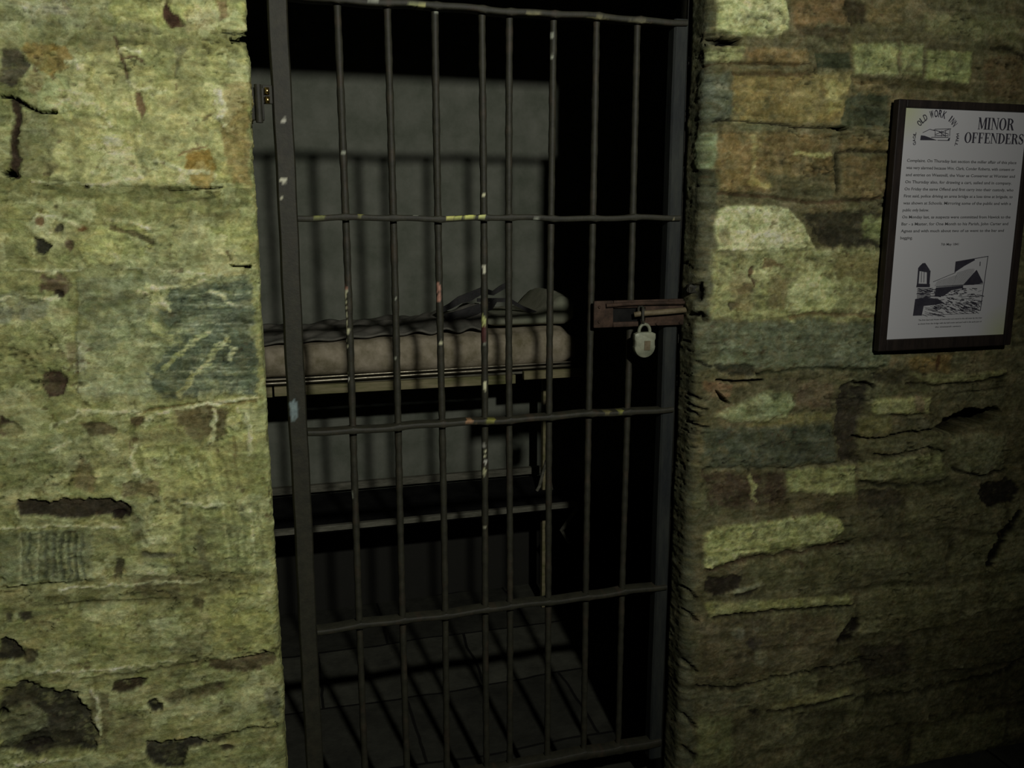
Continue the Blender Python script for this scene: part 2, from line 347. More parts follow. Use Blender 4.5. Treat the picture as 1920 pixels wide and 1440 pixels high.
 (Pg, [(40,1395),(90,1388),(98,1400),(50,1412)], (42,38,30), .9, -6, 4, 5),
 (Pg, [(190,1330),(270,1340),(270,1400),(200,1410)], (112,108,70), .6, 0, 8, 12),
 (Pg, [(340,1310),(470,1300),(520,1310),(520,1370),(350,1375)], (128,132,78), .6, 2, 10, 12),
 (Pg, [(275,1392),(365,1385),(395,1392),(352,1402),(345,1440),(285,1440),(270,1410)], (52,50,42), .92, -9, 4, 4),
 (Pg, [(392,1386),(425,1380),(420,1392),(400,1394)], (60,56,38), .85, -5, 3, 4),
 (Ln, [(400,1382),(450,1374),(475,1364),(520,1366)], (66,68,38), .75, -6, 3, 3, 3.5),
 (El, [(425,1402),(12,5)], (60,50,36), .85, -4, 3, 4),
 (Pg, [(490,1290),(524,1290),(526,1345),(505,1345)], (90,92,72), .6, -2, 6, 8),
]
RIGHT = [
 (Pg, [(1270,-20),(1338,-20),(1335,60),(1345,240),(1335,330),(1340,400),(1335,560),(1345,600),(1300,720),(1300,1440),(1200,1440)], (82,86,62), .75, 0, 6, 10),
 (Pg, [(1342,-20),(1470,-20),(1478,30),(1476,55),(1448,72),(1400,66),(1345,60)], (146,152,90), .95, 5, 3, 5),
 (Ln, [(1325,58),(1400,64),(1460,60)], (86,92,48), .6, -3, 2, 3, 4),
 (Pg, [(1318,75),(1340,71),(1392,72),(1386,84),(1345,84),(1322,80)], (5,5,4), 1, -42, 1, 2.5),
 (Pg, [(1480,-20),(1580,-20),(1590,45),(1490,50)], (112,92,48), .9, 2, 6, 8),
 (Pg, [(1582,0),(1630,5),(1625,40),(1592,45)], (68,60,36), .85, -4, 6, 7),
 (Pg, [(1630,10),(1700,0),(1690,45),(1630,45)], (112,98,48), .6, 0, 8, 10),
 (Pg, [(1490,48),(1600,55),(1590,72),(1500,68)], (72,62,38), .7, -3, 5, 6),
 (Pg, [(1730,30),(1900,30),(1920,80),(1740,60)], (108,112,62), .6, 1, 10, 12),
 (Pg, [(1315,92),(1400,88),(1395,110),(1320,118)], (126,132,72), .7, 2, 5, 5),
 (Pg, [(1400,88),(1510,92),(1518,120),(1400,118)], (118,98,46), .8, 1, 5, 6),
 (Ln, [(1313,126),(1350,117),(1440,119),(1520,121)], (70,58,30), .8, -7, 2, 3, 4),
 (Pg, [(1528,100),(1594,98),(1597,128),(1532,127)], (64,72,46), .95, -3, 2, 4),
 (Pg, [(1598,82),(1682,80),(1684,140),(1602,138)], (124,132,72), .9, 3, 3, 5),
 (Pg, [(1688,80),(1732,84),(1730,140),(1690,140)], (122,132,72), .9, 3, 3, 5),
 (Pg, [(1738,95),(1822,98),(1818,158),(1736,146)], (124,134,70), .9, 3, 3, 5),
 (Pg, [(1595,142),(1820,160),(1818,172),(1600,156)], (70,66,32), .8, -5, 3, 5),
 (Pg, [(1845,110),(1920,100),(1920,190),(1850,180)], (100,82,46), .8, 2, 5, 7),
 (Ln, [(1862,92),(1895,90),(1920,108)], (42,42,24), .7, -5, 3, 4, 7),
 (Pg, [(1375,132),(1595,138),(1592,235),(1500,232),(1372,228)], (122,108,48), .9, 3, 4, 7),
 (Pg, [(1308,132),(1372,134),(1370,228),(1310,232)], (86,94,72), .85, 2, 5, 7),
 (Ln, [(1375,136),(1450,140),(1520,138)], (70,52,30), .7, -5, 4, 6, 8),
 (Pg, [(1545,150),(1590,155),(1580,190),(1560,220),(1548,190)], (140,132,58), .8, 1, 7, 7),
 (Pg, [(1590,180),(1668,175),(1668,240),(1570,236)], (68,76,50), .9, -1, 6, 7),
 (Pg, [(1600,146),(1668,156),(1668,175),(1600,172)], (108,92,44), .7, 1, 5, 7),
 (Ln, [(1335,229),(1368,226),(1420,230),(1500,238),(1560,240)], (26,24,14), .9, -10, 2, 2, 3),
 (Pg, [(1556,238),(1580,237),(1596,242),(1580,246)], (4,4,3), 1, -30, 1, 2),
 (Ln, [(1596,242),(1665,246)], (34,34,22), .6, -6, 2, 2, 2.5),
 (Pg, [(1345,246),(1558,252),(1562,355),(1345,362)], (114,96,46), .9, 3, 4, 7),
 (Pg, [(1302,246),(1345,248),(1340,318),(1302,320)], (112,126,84), .85, 2, 5, 6),
 (Ln, [(1408,255),(1412,300),(1408,330)], (128,120,62), .7, 0, 4, 5, 8),
 (Ln, [(1495,286),(1520,292),(1552,292)], (146,144,76), .8, 1, 5, 5, 9),
 (Ln, [(1403,340),(1440,348)], (140,130,64), .7, 0, 6, 6, 12),
 (Pg, [(1440,330),(1560,325),(1560,365),(1445,362)], (80,82,50), .7, -1, 6, 8),
 (Pg, [(1300,320),(1340,325),(1345,390),(1300,395)], (74,78,54), .8, -1, 5, 7),
 (Pg, [(1575,255),(1665,262),(1668,282),(1578,280)], (120,102,52), .8, 1, 5, 6),
 (Ln, [(1572,285),(1610,283),(1665,286)], (48,38,20), .8, -8, 3, 3, 4),
 (Ln, [(1570,288),(1568,330),(1572,360)], (50,48,26), .8, -8, 3, 4, 6),
 (Pg, [(1576,292),(1664,292),(1664,370),(1578,370)], (108,92,46), .85, 3, 4, 6),
 (Ln, [(1345,362),(1440,370),(1520,380),(1650,372)], (72,50,28), .7, -6, 3, 5, 6),
 (Pg, [(1342,395),(1362,387),(1450,386),(1478,394),(1505,420),(1528,466),(1470,470),(1345,470),(1340,430)], (156,162,102), .97, 6, 2, 4),
 (El, [(1362,440),(14,16)], (108,100,66), .6, -1, 8, 7),
 (Pg, [(1505,402),(1560,396),(1655,400),(1652,460),(1540,462)], (60,58,40), .9, -3, 5, 6),
 (Pg, [(1618,408),(1656,405),(1655,452),(1625,446)], (116,126,66), .85, 2, 6, 6),
 (Pg, [(1335,475),(1660,465),(1660,600),(1335,600)], (132,136,76), .8, 2, 6, 8),
 (Pg, [(1430,482),(1450,486),(1475,502),(1450,500),(1432,506)], (104,84,48), .85, -3, 4, 4),
 (Ln, [(1408,498),(1406,515),(1412,535)], (82,56,34), .85, -3, 4, 3, 6),
 (El, [(1398,545),(14,9)], (88,70,46), .7, -2, 6, 6),
 (Pg, [(1365,570),(1382,566),(1386,578),(1370,584)], (64,62,46), .9, -4, 3, 4),
 (Pg, [(1370,500),(1400,510),(1410,580),(1375,590)], (126,112,64), .6, 0, 8, 8),
 (El, [(1524,552),(44,38)], (144,150,82), .85, 3, 6, 9),
 (Pg, [(1440,520),(1475,520),(1470,580),(1440,580)], (108,94,50), .6, -1, 7, 8),
 (Pg, [(1560,475),(1655,470),(1650,530),(1570,520)], (108,100,50), .7, -1, 8, 9),
 (Pg, [(1600,550),(1655,555),(1650,590),(1595,580)], (132,132,78), .7, 1, 8, 9),
 (Ln, [(1480,592),(1520,590),(1600,588),(1650,592)], (108,80,42), .6, -3, 4, 5, 7),
 (Pg, [(1345,605),(1520,600),(1665,612),(1665,688),(1345,692)], (94,104,74), .88, 3, 4, 7),
 (Pg, [(1300,600),(1345,605),(1350,690),(1300,700)], (96,102,72), .7, 1, 5, 7),
 (Ln, [(1305,678),(1320,684),(1335,690)], (34,34,24), .8, -8, 3, 3, 5),
 (Pg, [(1340,682),(1415,684),(1412,704),(1345,700)], (50,52,38), .75, -5, 4, 5),
 (Ln, [(1420,702),(1540,688),(1600,694),(1660,688)], (54,60,34), .75, -6, 3, 4, 5),
 (Ln, [(1345,714),(1380,716),(1430,714)], (5,5,4), 1, -22, 1, 2, 3.5),
 (Pg, [(1320,716),(1375,722),(1370,745),(1340,742),(1318,730)], (118,90,52), .8, 1, 4, 5),
 (Pg, [(1342,732),(1350,738),(1370,758),(1355,752)], (6,6,5), 1, -26, 1, 2.5),
 (Pg, [(1340,780),(1390,755),(1440,735),(1480,735),(1492,755),(1478,778),(1440,790),(1380,792)], (124,134,82), .9, 5, 4, 6),
 (El, [(1450,765),(28,16)], (108,122,70), .6, 3, 4, 6),
 (Pg, [(1485,715),(1560,718),(1560,760),(1495,765)], (112,94,62), .7, 0, 6, 8),
 (Pg, [(1420,785),(1560,770),(1560,790),(1400,800)], (118,114,54), .7, 0, 4, 6),
 (Pg, [(1320,805),(1560,795),(1568,868),(1318,882)], (76,84,62), .9, 3, 4, 6),
 (Pg, [(1575,722),(1625,720),(1622,760),(1605,800),(1612,870),(1575,865),(1568,800)], (60,54,42), .85, -8, 6, 6),
 (Ln, [(1600,716),(1625,720),(1640,726)], (12,10,8), .9, -14, 2, 3, 5),
 (Pg, [(1640,700),(1700,690),(1690,720),(1640,722)], (58,56,40), .6, -3, 6, 7),
 (Pg, [(1705,672),(1745,664),(1790,668),(1778,698),(1705,694)], (122,100,40), .85, 2, 5, 6),
 (Ln, [(1760,670),(1758,695)], (84,52,26), .8, -2, 3, 4, 6),
 (Pg, [(1700,702),(1740,700),(1830,702),(1885,692),(1888,700),(1830,716),(1740,718)], (124,124,66), .9, 4, 3, 4),
 (Ln, [(1700,720),(1760,722),(1840,716),(1890,704)], (32,32,20), .85, -9, 2, 3, 3),
 (Pg, [(1650,724),(1760,724),(1890,730),(1880,760),(1750,742),(1650,742)], (94,94,58), .7, 1, 4, 6),
 (Ln, [(1790,736),(1840,732),(1885,726)], (44,42,26), .7, -6, 2, 3, 2.5),
 (Pg, [(1632,748),(1745,745),(1743,775),(1634,776)], (132,134,72), .93, 4, 3, 4),
 (El, [(1722,758),(10,14)], (126,104,70), .7, 0, 5, 6),
 (Ln, [(1670,778),(1700,780),(1735,776)], (34,34,20), .8, -8, 2, 3, 3),
 (Pg, [(1612,784),(1672,780),(1672,812),(1606,818)], (112,110,54), .85, 3, 4, 6),
 (Pg, [(1676,782),(1740,782),(1742,806),(1680,812)], (90,88,58), .85, 3, 4, 6),
 (Ln, [(1600,820),(1650,823),(1700,812),(1750,806)], (6,6,5), 1, -20, 2, 2, 3.5),
 (Pg, [(1748,808),(1765,792),(1790,776),(1810,766),(1840,768),(1868,762),(1880,775),(1860,795),(1810,803),(1790,812)], (3,3,3), 1, -85, 3, 3),
 (Ln, [(1640,850),(1670,854),(1700,848),(1740,840),(1770,846)], (24,24,16), .9, -10, 3, 2, 3),
 (Pg, [(1610,826),(1700,822),(1770,815),(1765,838),(1700,845),(1615,845)], (96,96,58), .8, 2, 4, 6),
 (Pg, [(1782,815),(1840,812),(1885,820),(1880,870),(1850,890),(1800,885),(1782,850)], (106,108,68), .85, 6, 5, 7),
 (Ln, [(1786,880),(1840,893),(1885,880)], (32,32,22), .8, -8, 3, 4, 5),
 (Pg, [(1470,880),(1600,872),(1604,900),(1600,930),(1480,922)], (132,138,72), .93, 4, 3, 5),
 (Pg, [(1608,865),(1765,850),(1770,890),(1700,900),(1610,902)], (116,120,66), .88, 4, 4, 6),
 (Ln, [(1320,880),(1400,876),(1470,880),(1600,868)], (98,96,64), .7, -4, 3, 4, 6),
 (Pg, [(1318,890),(1465,885),(1475,945),(1330,950)], (78,62,44), .85, 0, 6, 7),
 (Ln, [(1405,895),(1415,915),(1412,935)], (132,134,70), .85, 2, 6, 4, 12),
 (Ln, [(1610,905),(1700,912),(1760,905),(1780,895)], (42,44,28), .7, -6, 4, 4, 6),
 (Pg, [(1840,905),(1895,898),(1910,915),(1898,945),(1850,948),(1835,930)], (42,38,30), .92, -6, 5, 5),
 (Pg, [(1400,945),(1560,925),(1700,920),(1760,930),(1600,962),(1420,965)], (98,88,52), .6, 0, 6, 9),
 (Pg, [(1318,1000),(1340,990),(1450,975),(1540,962),(1572,972),(1582,990),(1560,1015),(1480,1028),(1400,1040),(1350,1058),(1322,1070)], (150,156,80), .95, 5, 3, 6),
 (Ln, [(1322,1072),(1400,1050),(1500,1035),(1590,1018)], (70,54,34), .75, -7, 4, 5, 7),
 (Pg, [(1600,945),(1740,930),(1840,960),(1830,1010),(1640,1020)], (88,84,54), .6, 1, 10, 12),
 (Ln, [(1912,962),(1885,1000),(1868,1030),(1856,1058)], (20,18,14), .9, -10, 4, 4, 13),
 (Pg, [(1328,1082),(1392,1078),(1385,1105),(1340,1122),(1322,1110)], (54,46,36), .88, -5, 5, 5),
 (Ln, [(1375,1112),(1405,1100),(1430,1092)], (116,118,84), .85, 2, 3, 4, 8),
 (Ln, [(1380,1118),(1420,1106)], (46,42,32), .8, -4, 3, 4, 6),
 (Pg, [(1320,1130),(1450,1124),(1590,1116),(1595,1132),(1450,1142),(1330,1156)], (134,136,68), .88, 3, 3, 5),
 (Pg, [(1400,1060),(1640,1040),(1700,1060),(1500,1100),(1410,1095)], (102,102,58), .6, 1, 8, 10),
 (Ln, [(1340,1158),(1460,1146),(1600,1136)], (40,36,26), .8, -7, 3, 4, 5),
 (Pg, [(1312,1165),(1560,1150),(1580,1250),(1315,1275)], (92,84,54), .75, 2, 6, 9),
 (Pg, [(1600,1155),(1615,1165),(1598,1200),(1575,1210),(1572,1200)], (38,32,26), .9, -7, 4, 5),
 (El, [(1425,1228),(12,16)], (124,126,86), .8, 1, 4, 6),
 (El, [(1385,1185),(11,12)], (112,112,84), .7, 1, 5, 6),
 (El, [(1418,1180),(6,6)], (120,120,90), .7, 1, 3, 4),
 (Ln, [(1475,1165),(1474,1185)], (112,108,66), .7, 0, 3, 4, 8),
 (El, [(1415,1205),(14,12)], (60,52,52), .7, -1, 5, 6),
 (Ln, [(1310,1285),(1380,1290),(1500,1262),(1640,1240)], (44,40,30), .75, -7, 5, 5, 6),
 (Pg, [(1440,1325),(1520,1305),(1595,1284),(1590,1300),(1530,1318),(1450,1332)], (122,120,64), .85, 3, 4, 5),
 (Ln, [(1440,1336),(1530,1324),(1600,1302)], (36,32,24), .8, -7, 3, 4, 5),
 (Pg, [(1305,1300),(1420,1290),(1430,1320),(1330,1340)], (104,104,70), .7, 1, 6, 8),
 (Pg, [(1308,1345),(1370,1340),(1375,1440),(1308,1440)], (104,110,58), .75, 1, 7, 9),
 (Pg, [(1425,1375),(1480,1370),(1500,1390),(1430,1400)], (112,110,74), .6, 1, 8, 9),
 (Pg, [(1400,1335),(1420,1330),(1418,1345)], (46,36,36), .7, -2, 5, 6),
 (Ln, [(1600,1310),(1700,1300),(1850,1270),(1920,1240)], (38,38,26), .6, -6, 6, 6, 8),
 (Pg, [(1620,1030),(1760,1015),(1765,1060),(1640,1080)], (104,102,60), .7, 3, 6, 8),
 (Pg, [(1480,1060),(1600,1045),(1610,1085),(1490,1100)], (92,90,50), .7, 2, 6, 8),
 (Pg, [(1640,1120),(1760,1100),(1770,1170),(1650,1200)], (96,94,52), .7, 3, 6, 8),
 (Pg, [(1775,1100),(1850,1090),(1855,1200),(1780,1210)], (102,98,58), .65, 3, 6, 8),
 (Pg, [(1410,1160),(1470,1158),(1480,1250),(1415,1255)], (98,92,60), .6, 2, 6, 8),
 (Pg, [(1490,1160),(1565,1155),(1570,1235),(1492,1245)], (106,96,58), .6, 2, 6, 8),
 (Pg, [(1610,1215),(1700,1205),(1710,1260),(1620,1275)], (66,60,44), .7, -3, 6, 8),
 (Pg, [(1600,1330),(1720,1310),(1730,1380),(1610,1400)], (88,86,50), .6, 2, 8, 10),
 (Pg, [(1490,1340),(1590,1320),(1590,1370),(1495,1380)], (72,68,42), .6, -2, 6, 8),
 (Pg, [(1700,940),(1800,930),(1810,975),(1710,985)], (108,104,62), .7, 3, 5, 7),
 (Pg, [(1610,915),(1690,918),(1690,950),(1612,952)], (66,60,44), .7, -3, 5, 7),
 (Pg, [(1297,535),(1315,530),(1322,552),(1312,566),(1296,560)], (10,9,8), .95, -22, 2, 4),
 (Ln, [(1296,592),(1312,588),(1325,600)], (10,9,7), .95, -22, 2, 3, 8),
]
for y_, s_ in ((738,16),(757,28),(769,12),(790,30)):   # notched edge of the jamb
    RIGHT.append((Ln, [(1287,y_),(1300,y_+7),(1300+s_,y_+13)], (16,16,12), .85, -12, 2, 2.5, 3.2))
for y_ in (1098,1141,1236,1340,1400):
    RIGHT.append((Ln, [(1278,y_),(1292,y_+10),(1308,y_+24)], (18,18,13), .8, -12, 3, 3, 5))
for x_ in (40,56,72,88,104,118,130,143,156):                              # tooled grooves on the low left stone
    LEFT.append((Ln, [(x_,1003),(x_+random.uniform(-4,4),1045),(x_+random.uniform(-3,5),1085)], random.choice(((76,82,60),(88,94,70),(140,146,104))), .7, -3, 4, 4, 6))
for x_ in (420,436,452,468,482):
    LEFT.append((Ln, [(x_,950),(x_+5,1005),(x_+9,1060)], random.choice(((104,108,66),(148,152,100))), .6, -2, 4, 4, 5))
for l_, w_ in (([(198,412),(240,414),(278,428)], 6), ([(70,402),(112,410),(150,424)], 7), ([(270,788),(330,768),(385,758),(480,746)], 7), ([(150,775),(200,770),(260,774)], 9),
               ([(262,545),(300,560),(318,578)], 8), ([(288,540),(350,536),(385,525)], 7), ([(395,548),(420,555),(440,572)], 6), ([(420,640),(440,655),(432,672)], 9), ([(225,100),(238,92),(262,98)], 6),
               ([(240,150),(262,168),(290,168)], 6), ([(120,118),(140,112),(150,130)], 7), ([(412,172),(420,205),(410,225),(425,235)], 8), ([(30,505),(90,508),(160,505)], 5), ([(0,560),(60,556),(110,562)], 6),
               ([(290,300),(335,318),(390,326)], 7), ([(60,340),(120,346),(200,344)], 5), ([(235,505),(300,508),(400,512)], 5), ([(400,770),(402,800),(395,830)], 8), ([(462,775),(470,810),(466,850)], 9),
               ([(95,800),(140,782),(150,770)], 7), ([(85,845),(115,832),(135,828)], 6), ([(255,835),(245,855),(265,905)], 7), ([(330,940),(360,948),(420,944)], 5), ([(0,990),(120,984),(230,990)], 5),
               ([(110,1105),(250,1096),(380,1092)], 5), ([(60,1262),(200,1256),(330,1238)], 5), ([(170,1290),(188,1330),(184,1372)], 8), ([(0,1440),(60,1428),(150,1422)], 6)):
    LEFT.append((Ln, l_, (162,166,116), .8, 2, 5, 4, w_))
for x_ in (350,366,388,402,420):
    LEFT.append((Ln, [(x_,840),(x_+18,880),(x_+30,920)], random.choice(((112,112,60),(150,152,92))), .5, -2, 5, 5, 6))
for y_ in range(535, 735, 9):                                             # combed lines on the grey-green block
    LEFT.append((Ln, [(300+random.uniform(0,60),y_),(390,y_+random.uniform(-2,2)),(470,y_+random.uniform(-3,2))], random.choice(((128,136,108),(66,78,60),(110,118,90))), .85, -1, 3, 3, 2.6))

RIGHT = [f[:6]+(f[6]*1.7,)+f[7:] if f[0] == Pg and f[4] >= 0 else f for f in RIGHT]
def seg_d(px, py, a, b):
    ax, ay = a; bx, by = b; dx, dy = bx-ax, by-ay
    t = np.clip(((px-ax)*dx+(py-ay)*dy)/(dx*dx+dy*dy+1e-9), 0, 1)
    return np.hypot(px-ax-t*dx, py-ay-t*dy)
def feature_mask(f, px, py, w1, w2):
    kind, pts = f[0], f[1]; warp, soft = f[5], f[6]
    x = px + w1*warp; y = py + w2*warp
    if kind == El:
        (cx, cy), (rx, ry) = pts
        sd = (np.hypot((x-cx)/rx, (y-cy)/ry)-1)*min(rx, ry)
    elif kind == Ln:
        d = None
        for a, b in zip(pts[:-1], pts[1:]):
            e = seg_d(x, y, a, b); d = e if d is None else np.minimum(d, e)
        sd = d - f[7]/2
    else:
        d = None; ins = np.zeros(x.shape, bool)
        for a, b in zip(pts, pts[1:]+pts[:1]):
            e = seg_d(x, y, a, b); d = e if d is None else np.minimum(d, e)
            (ax, ay), (bx, by) = a, b
            if ay != by:
                c = ((ay > y) != (by > y)) & (x < (bx-ax)*(y-ay)/(by-ay)+ax); ins ^= c
        sd = np.where(ins, -d, d)
    return 1 - sstep(-soft/2, soft/2, sd), sd
def project(Pw):
    v = Pw-CAM; z = v@fwd; z = np.where(np.abs(z) < .05, .05, z)
    return 960+FPX*(v@rt)/z, 720-FPX*(v@up)/z, z
def wall_mesh(name, Pw, Nw, feats, base, seed, amp=1.0, flake=1.0, pivot=.35):
    """Pw, Nw: (rows, cols, 3) grid positions and outward normals"""
    R_, C_, _ = Pw.shape
    p = Pw.reshape(-1, 3); n = Nw.reshape(-1, 3)
    px, py, z = project(p)
    sx = (p[:, 0]+p[:, 1]*.9)*900; sz = -p[:, 2]*900
    col = np.tile(lin(base), (len(p), 1)); h = np.zeros(len(p))
    big = fbm(sx/150, sz/110, seed); mid = fbm(sx/40, sz/28, seed+5); fine = fbm(sx/10, sz/8, seed+9); streak = fbm(sx/70, sz/7, seed+3)
    # tone drifts of the wash between olive, tan and grey green
    tan = sstep(.05, .5, mid)[:, None]; grn = sstep(.0, .5, big)[:, None]
    col = col*(1-.30*tan) + lin((112, 92, 56))*.30*tan
    col = col*(1-.25*grn) + lin((92, 104, 66))*.25*grn
    # ordinary coursed stones where the photograph does not reach
    outm = np.maximum.reduce([sstep(20, 160, -px), sstep(20, 160, px-1920), sstep(20, 160, -py), sstep(20, 160, py-1440)])
    if name == 'wall_front_right': outm = np.maximum(outm, .36*sstep(1380, 1480, px)*sstep(900, 980, py))
    zz = p[:, 2] + .03*fbm(sx/160, sz/120, seed+31); row = np.floor(zz/.135); fz = zz/.135-row
    xx = (p[:, 0]+p[:, 1])/.34 + _h(row, row*0, 77) + .05*mid; cx = np.floor(xx); fx = xx-cx
    jd = np.minimum(np.minimum(fz, 1-fz)*.135, np.minimum(fx, 1-fx)*.34)
    joint = 1-sstep(.003, .014, jd); rnd = _h(cx, row, 5)[:, None]
    scol = lin((78, 76, 50))*(1-rnd)+lin((142, 146, 86))*rnd
    gcol = scol*(1-.6*joint[:, None])
    col = col*(1-outm[:, None]*.8)+gcol*outm[:, None]*.8
    h += outm*(1-joint)*8 - outm*4
    w1 = fbm(sx/22, sz/18, seed+41, 3); w2 = fbm(sx/22, sz/18, seed+47, 3)
    w3 = fbm(sx/7, sz/7, seed+51, 3); w1 = 1.3*w1+.75*w3; w2 = 1.3*w2+.75*fbm(sx/7, sz/7, seed+57, 3)
    brk = fbm(sx/16, sz/11, seed+81, 4)
    vis = (z > .3)
    for f in feats:
        if f[0] == El: (cx0, cy0), (rx0, ry0) = f[1]; x0, x1, y0, y1 = cx0-rx0, cx0+rx0, cy0-ry0, cy0+ry0
        else:
            xs = [q[0] for q in f[1]]; ys = [q[1] for q in f[1]]; x0, x1, y0, y1 = min(xs), max(xs), min(ys), max(ys)
        m_ = f[5]*2.4+f[6]+(f[7] if f[0] == Ln else 0)+3
        idx = np.nonzero(vis & (px > x0-m_) & (px < x1+m_) & (py > y0-m_) & (py < y1+m_))[0]
        if not len(idx): continue
        mk, sd = feature_mask(f, px[idx], py[idx], w1[idx], w2[idx])
        a = (mk*f[3])[:, None]
        # a worn edge: flaked spots inside light patches
        if f[3] >= .95 and f[4] < -8: pass
        elif f[0] == Pg and f[4] >= 0: a = a*(.95-.5*sstep(.05, .45, brk[idx]))[:, None]
        elif f[0] == Pg: a = a*(1-.35*sstep(.2, .5, brk[idx]))[:, None]
        col[idx] = col[idx]*(1-a)+lin(f[2])*a
        h[idx] += mk*f[4]
    # flaking limewash: crisp-edged pale scabs and peeled darker spots
    fl = fbm(sx/62+11, sz/44, seed+131, 5)+.12*w3; lime = sstep(.10, .16, fl)[:, None]*flake; peel = (1-sstep(-.30, -.22, fl))[:, None]*flake
    rim = (sstep(.03, .10, fl)*(1-sstep(.10, .13, fl)))[:, None]*flake
    keep = np.clip(col.sum(1)/lin((140, 142, 90)).sum(), .0, 1)[:, None]**2
    col = col*(1-.40*lime*keep)+lin((158, 164, 120))*.40*lime*keep
    col = col*(1-.28*peel)+lin((100, 98, 62))*.28*peel; col = col*(1-.22*rim)
    h += .9*lime[:, 0]-1.0*peel[:, 0]
    # hairline cracks and raised brush ridges wandering along the courses
    r1 = 1-np.abs(fbm(sx/120+3, sz/34, seed+91, 4))*2; r3 = 1-np.abs(fbm(sx/60, sz/26+9, seed+97, 4))*2
    ck = sstep(.95, .99, r1)*sstep(-.05, .3, fbm(sx/90, sz/60, seed+99, 2)); rg = sstep(.93, .99, r3)*sstep(.0, .3, fbm(sx/70, sz/50, seed+103, 2))
    h += -5*ck+1.5*rg
    spots = sstep(.42, .62, fbm(sx/13, sz/10, seed+111, 3))*sstep(.05, .35, fbm(sx/100, sz/80, seed+117, 2))
    brown = lin((84, 66, 42)); col = col*(1-.6*spots[:, None])+brown*.6*spots[:, None]; h -= 2.5*spots
    grain = 1 + amp*(.36*fine + .30*mid + .28*streak) - .5*ck + .22*rg
    # small pits and flakes
    pits = sstep(.50, .75, fbm(sx/7, sz/5, seed+71, 3))*sstep(-.2, .4, big+mid)
    grain *= 1-.4*pits
    col = col*np.clip(grain, .35, 1.7)[:, None]*GAIN
    lum = (col@np.array([.3, .55, .15]))[:, None]; kd = .20 if name == 'wall_front_right' else .12; col = col*(1-kd)+lum*kd
    col = col*np.array([.98, 1.0, 1.05])
    col = col*np.clip(lum/pivot, .22, 1.9)**.42
    col = np.clip(col, .003, .8)
    h += 4.0*big + 2.2*mid + 1.1*fine + 1.2*streak - 2.0*pits
    q = p + n*(h/1000.0)[:, None]
    me = bpy.data.meshes.new(name)
    me.vertices.add(len(q)); me.vertices.foreach_set('co', q.astype(np.float32).ravel())
    i = np.arange(R_-1)[:, None]*C_ + np.arange(C_-1)[None, :]
    F = np.stack([i, i+1, i+1+C_, i+C_], -1).reshape(-1, 4)
    me.loops.add(F.size); me.loops.foreach_set('vertex_index', F.ravel().astype(np.int32))
    me.polygons.add(len(F)); me.polygons.foreach_set('loop_start', np.arange(0, F.size, 4, dtype=np.int32))
    me.polygons.foreach_set('loop_total', np.full(len(F), 4, np.int32))
    me.update(); me.validate()
    at = me.color_attributes.new('albedo', 'FLOAT_COLOR', 'POINT')
    at.data.foreach_set('color', np.concatenate([col, np.ones((len(col), 1))], 1).astype(np.float32).ravel())
    return link(name, me, M['stone'], None, True)

FRONT = -.10; BACKF = .045; LJ = -.012; RJ = .942; ZT = 2.105
def path_grid(path, zs, flip=False):
    """path: list of (x, y, nx, ny) swept up over zs"""
    a = np.array(path); R_ = len(zs); C_ = len(a)
    P_ = np.zeros((R_, C_, 3)); N_ = np.zeros((R_, C_, 3))
    P_[:, :, 0] = a[:, 0]; P_[:, :, 1] = a[:, 1]; P_[:, :, 2] = np.array(zs)[:, None]
    N_[:, :, 0] = a[:, 2]; N_[:, :, 1] = a[:, 3]
    if flip: P_ = P_[:, ::-1].copy(); N_ = N_[:, ::-1].copy()
    return P_, N_
zs = list(np.arange(-.05, .25, .005)) + list(np.arange(.25, 2.06, .003)) + list(np.arange(2.06, 2.7, .02))
# left of the doorway: front face, rounded arris, jamb, back face
r_ = .012
path = [(x, FRONT, 0, -1) for x in list(np.arange(-2.4, -1.3, .02)) + list(np.arange(-1.3, -.62, .007)) + list(np.arange(-.62, LJ-r_, .003))]
path += [(LJ-r_+r_*math.sin(t), FRONT+r_-r_*math.cos(t), math.sin(t), -math.cos(t)) for t in np.linspace(0, math.pi/2, 5)]
path += [(LJ, y, 1, 0) for y in np.arange(FRONT+r_+.006, BACKF, .008)]
path += [(LJ-.004, BACKF, .7, .7)] + [(x, BACKF+.004, 0, 1) for x in (-.05, -.2, -.6, -1.4, -2.4)]
A, B = path_grid(path, zs)
o = wall_mesh('wall_front_left', A, B, LEFT, (126, 130, 76), 11)
tag(o, 'pale yellow-green limewashed rubble wall left of the barred gate', kind='structure')
# right of the doorway
r2 = .026
path = [(x, BACKF+.004, 0, 1) for x in (3.2, 2.2, 1.4, 1.1, RJ+.1)] + [(RJ+.03, BACKF, -.7, .7)]
path += [(RJ+.022*max(0, min(1, (y+.02)/.04)), y, -1, 0) for y in np.arange(BACKF-.006, FRONT+r2, -.006)]
path += [(RJ+r2-r2*math.cos(t), FRONT+r2-r2*math.sin(t), -math.cos(t), -math.sin(t)) for t in np.linspace(0, math.pi/2, 8)]
path += [(x, FRONT, 0, -1) for x in list(np.arange(RJ+r2+.004, 2.05, .0033)) + list(np.arange(2.05, 2.6, .007)) + list(np.arange(2.6, 3.3, .02))]
A, B = path_grid(path, zs)
o = wall_mesh('wall_front_right', A, B, RIGHT, (94, 90, 54), 23, 1.05, .55, .33)
tag(o, 'olive and brown coursed stone wall right of the barred gate', kind='structure')
